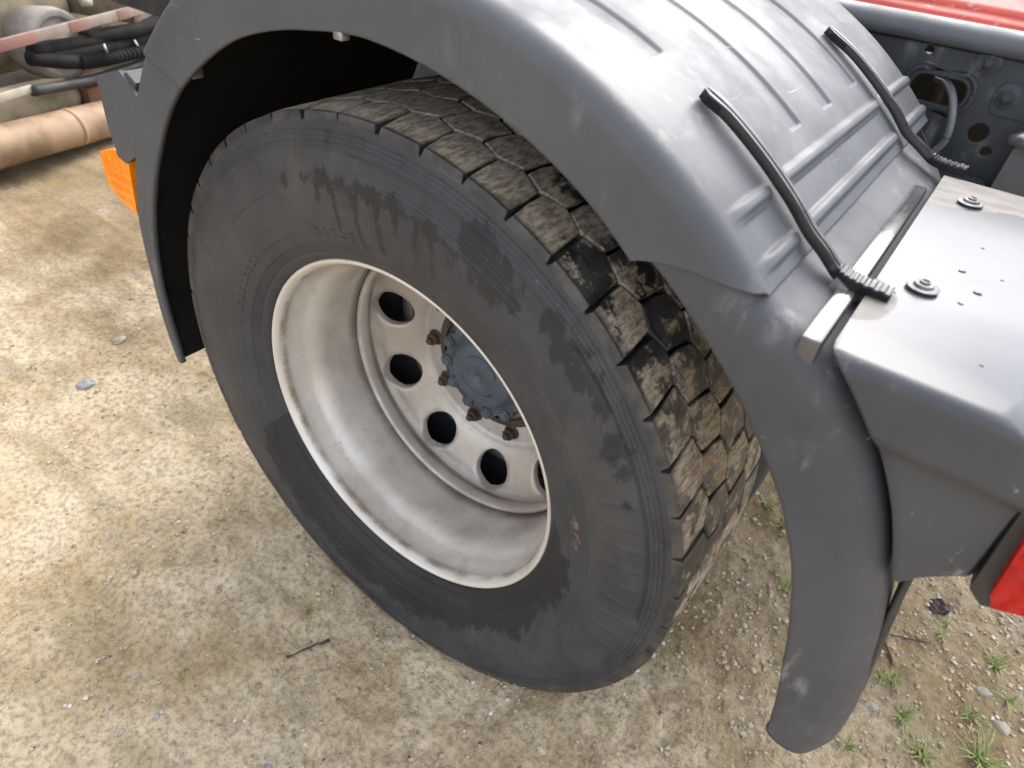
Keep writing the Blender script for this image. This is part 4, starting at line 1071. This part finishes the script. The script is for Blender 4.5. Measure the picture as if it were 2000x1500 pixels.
grav = new_obj('gravel', V, F, MAT['pebble'], None, False)
tag(grav, 'scattered pebbles and grit lying on the sandy soil', 'gravel', None, 'stuff')

def stone(x, y, s, mat, label, group='stones on the sandy soil'):
    V, F = [], []
    rg = random.Random(int(abs(x * 991 + y * 577) * 1000))
    bm = bmesh.new(); bmesh.ops.create_icosphere(bm, subdivisions=3, radius=0.5)
    a = rg.random() * 6
    cuts = [(Vector((rg.gauss(0, 1), rg.gauss(0, 1), rg.gauss(0, 0.8))).normalized(), 0.26 + 0.16 * rg.random()) for _ in range(9)]
    for v in bm.verts:
        c = v.co.copy()
        for nn_, dd_ in cuts:
            e = c.dot(nn_) - dd_
            if e > 0: c -= nn_ * e * 0.92
        k = 1 + 0.10 * (float(vnoise(c.x * 9 + x * 30, c.y * 9 + c.z * 5, 1.0, 12)) - 0.5)
        v.co = Vector((c.x * s * 1.35 * k, c.y * s * k, c.z * s * 0.55 * k))
    bmesh.ops.rotate(bm, verts=bm.verts, cent=(0, 0, 0), matrix=Matrix.Rotation(a, 3, 'Z'))
    o = bm_obj('stone', bm, mat, None, True)
    o.location = (x, y, float(ground_h(x, y)) + s * 0.03)
    tag(o, label, 'stone', group)
P_, B_ = MAT['stone'], MAT['bluestone']
for x, y, s, m, lb in [
    (0.024, -0.356, 0.020, B_, 'pale blue-grey stone at the bottom edge below the tyre'),
    (-0.150, -0.120, 0.010, P_, 'tiny white stone beside the green sprout under the rim'),
    (-1.135, -0.041, 0.040, B_, 'grey stone on the sand left of the wheel, below the pipe'),
    (-1.277, 0.124, 0.035, P_, 'whitish stone nearest the front end of the mudguard'),
    (-0.288, -0.401, 0.014, P_, 'small white stone in the lower left sand by a sprout'),
    (-0.216, -0.473, 0.012, P_, 'small white stone at the lower left corner of the sand'),
    (-0.197, -0.418, 0.011, B_, 'dark grey stone chip below the yellow sprout'),
    (-0.271, -0.460, 0.010, B_, 'flat dark stone chip in the lower left sand'),
    (1.061, 0.554, 0.030, P_, 'white stone among the grass tufts at the right edge'),
    (1.020, 0.610, 0.026, P_, 'broken white stone between two grass tufts at right'),
    (0.840, 0.426, 0.022, P_, 'pale stone near the lower tip of the rear mudguard'),
    (0.60, 0.66, 0.016, P_, 'round cream stone in the gap between tyre and rear mudguard'),
    (0.52, 0.42, 0.018, P_, 'pale stone on brown earth behind the tyre foot'),
    (-0.33, -0.20, 0.012, P_, 'tiny pale stone on the sand left of the twig'),
]: stone(x, y, s, m, lb)

def tuft(x, y, size, nb, label, mat='grass', group='grass tufts on the bare soil'):
    rg = random.Random(int((x * 37 + y * 91) * 1000)); V, F = [], []
    z0 = float(ground_h(x, y))
    for b in range(nb):
        a = rg.random() * 6.283; L = size * (0.5 + 0.7 * rg.random()); w = 0.0011 + 0.0011 * rg.random(); lean = 0.35 + 0.75 * rg.random()
        bx, by = (rg.random() - 0.5) * size * 0.35, (rg.random() - 0.5) * size * 0.35
        o0 = len(V); k = 5
        for i in range(k):
            t = i / (k - 1); hx = L * t * math.sin(lean * (0.4 + 0.8 * t)); hz = L * t * math.cos(lean * (0.4 + 0.9 * t)) * 0.75
            ww = w * (1 - t) ** 0.7 + 0.0001
            for sgn in (-1, 1): V.append((bx + hx * math.cos(a) - sgn * ww * math.sin(a), by + hx * math.sin(a) + sgn * ww * math.cos(a), hz - 0.002))
        for i in range(k - 1): F.append((o0 + 2 * i, o0 + 2 * i + 1, o0 + 2 * i + 3, o0 + 2 * i + 2))
    o = new_obj('grass_tuft', V, F, MAT[mat], None)
    o.location = (x, y, z0); tag(o, label, 'grass', group)
for x, y, s, nb, lb in [
    (-0.153, -0.108, 0.026, 16, 'green sprout on sand just left of the tyre foot'),
    (-0.478, -0.088, 0.022, 9, 'tiny green sprout on sand left of the tyre, level with the rim'),
    (-0.232, -0.336, 0.018, 8, 'tiny yellow-green sprout below the dark twig'),
    (-0.219, -0.350, 0.014, 6, 'smallest yellow-green sprout beside a dark stone chip'),
    (-0.243, -0.425, 0.014, 6, 'tiny sprout near the lower left corner of the sand'),
    (-0.503, -0.273, 0.014, 6, 'tiny sprout at the far left of the sand'),
    (0.499, 0.764, 0.060, 26, 'green tuft in the gap between tread and rear mudguard, farthest up'),
    (0.545, 0.730, 0.045, 18, 'green tuft hard against the inner edge of the rear mudguard, upper one'),
    (0.618, 0.568, 0.050, 18, 'thin tuft against the rear mudguard beside a cream stone'),
    (0.577, 0.590, 0.025, 8, 'small yellow tuft between tyre and rear mudguard'),
    (0.862, 0.503, 0.050, 26, 'green tuft right of the rear mudguard, nearest to the mud flap'),
    (0.842, 0.490, 0.035, 14, 'small dark tuft touching a larger tuft right of the mudguard'),
    (0.898, 0.447, 0.055, 20, 'long-bladed tuft right of the lower rear mudguard'),
    (1.028, 0.688, 0.055, 20, 'spreading tuft at right, beside a white stone'),
    (1.065, 0.620, 0.040, 16, 'tuft cut by the right edge of the photo'),
    (1.005, 0.533, 0.045, 20, 'pale green tuft between the long-bladed tuft and the right edge'),
    (1.030, 0.455, 0.075, 40, 'biggest tuft, in the lower right corner'),
    (0.942, 0.397, 0.060, 40, 'dense tuft at the bottom edge right of the mudguard tip'),
    (0.924, 0.684, 0.040, 16, 'small tuft below the dark red leaf'),
    (0.826, 0.325, 0.04, 18, 'low tuft at the bottom edge touching the mudguard tip'),
    (0.93, 0.73, 0.03, 10, 'thin tuft between the dark red leaf and the tail lamp'),
]: tuft(x, y, s, nb, lb)

tw1 = tube('twig', [(x, y, float(ground_h(x, y)) + h) for x, y, h in ((-0.106, -0.205, 0.003), (-0.099, -0.196, 0.005), (-0.094, -0.178, 0.004), (-0.088, -0.172, 0.006), (-0.082, -0.152, 0.005), (-0.074, -0.147, 0.007), (-0.070, -0.131, 0.004))], [0.0034, 0.0014, 0.0017, 0.0024, 0.0016, 0.0028, 0.0032], MAT['twig'], None, 7, 8, smooth_it=False)
tag(tw1, 'short dark twig lying on the sand below the tyre', 'twig')
tube('side_twig', [(-0.085, -0.166, float(ground_h(-0.085, -0.166)) + 0.005), (-0.078, -0.170, float(ground_h(-0.078, -0.170)) + 0.006)], 0.001, MAT['twig'], tw1, 3, 6, smooth_it=False)
for pts, lb in (([(0.82, 0.60), (0.86, 0.625), (0.905, 0.645)], 'thin brown twig on the soil right of the mud flap'), ([(0.825, 0.585), (0.840, 0.560), (0.855, 0.535)], 'reddish brown twig just below the thin twig by the mud flap')):
    t3 = tube('twig', [(a, b, float(ground_h(a, b)) + 0.005) for a, b in pts], 0.0028 if 'reddish' in lb else 0.0018, MAT['rustbrown'] if 'reddish' in lb else MAT['twig'], None, 12, 7)
    tag(t3, lb, 'twig')
# crumpled dead leaf
V = []; kx, ky = 14, 10
for i in range(kx):
    for j in range(ky):
        u_ = i / (kx - 1) * 2 - 1; v_ = j / (ky - 1) * 2 - 1
        w = 0.019 * math.sqrt(max(0.0, 1 - abs(u_) ** 2.2)) 
        x, y = 0.028 * u_, w * v_
        V.append((x * 0.75 - y * 0.66, x * 0.66 + y * 0.75, 0.004 + 0.013 * (float(vnoise(x * 90, y * 90, 1.4, 3)) - 0.3) + 0.004 * math.sin(u_ * 9 + v_ * 4)))
leaf = new_obj('leaf', V, grid_faces(kx, ky), MAT['leaf'], None)
leaf.location = (0.908, 0.765, float(ground_h(0.908, 0.765))); solid(leaf, 0.0008)
tag(leaf, 'crumpled dark red dead leaf on the soil below the tail cover', 'leaf')
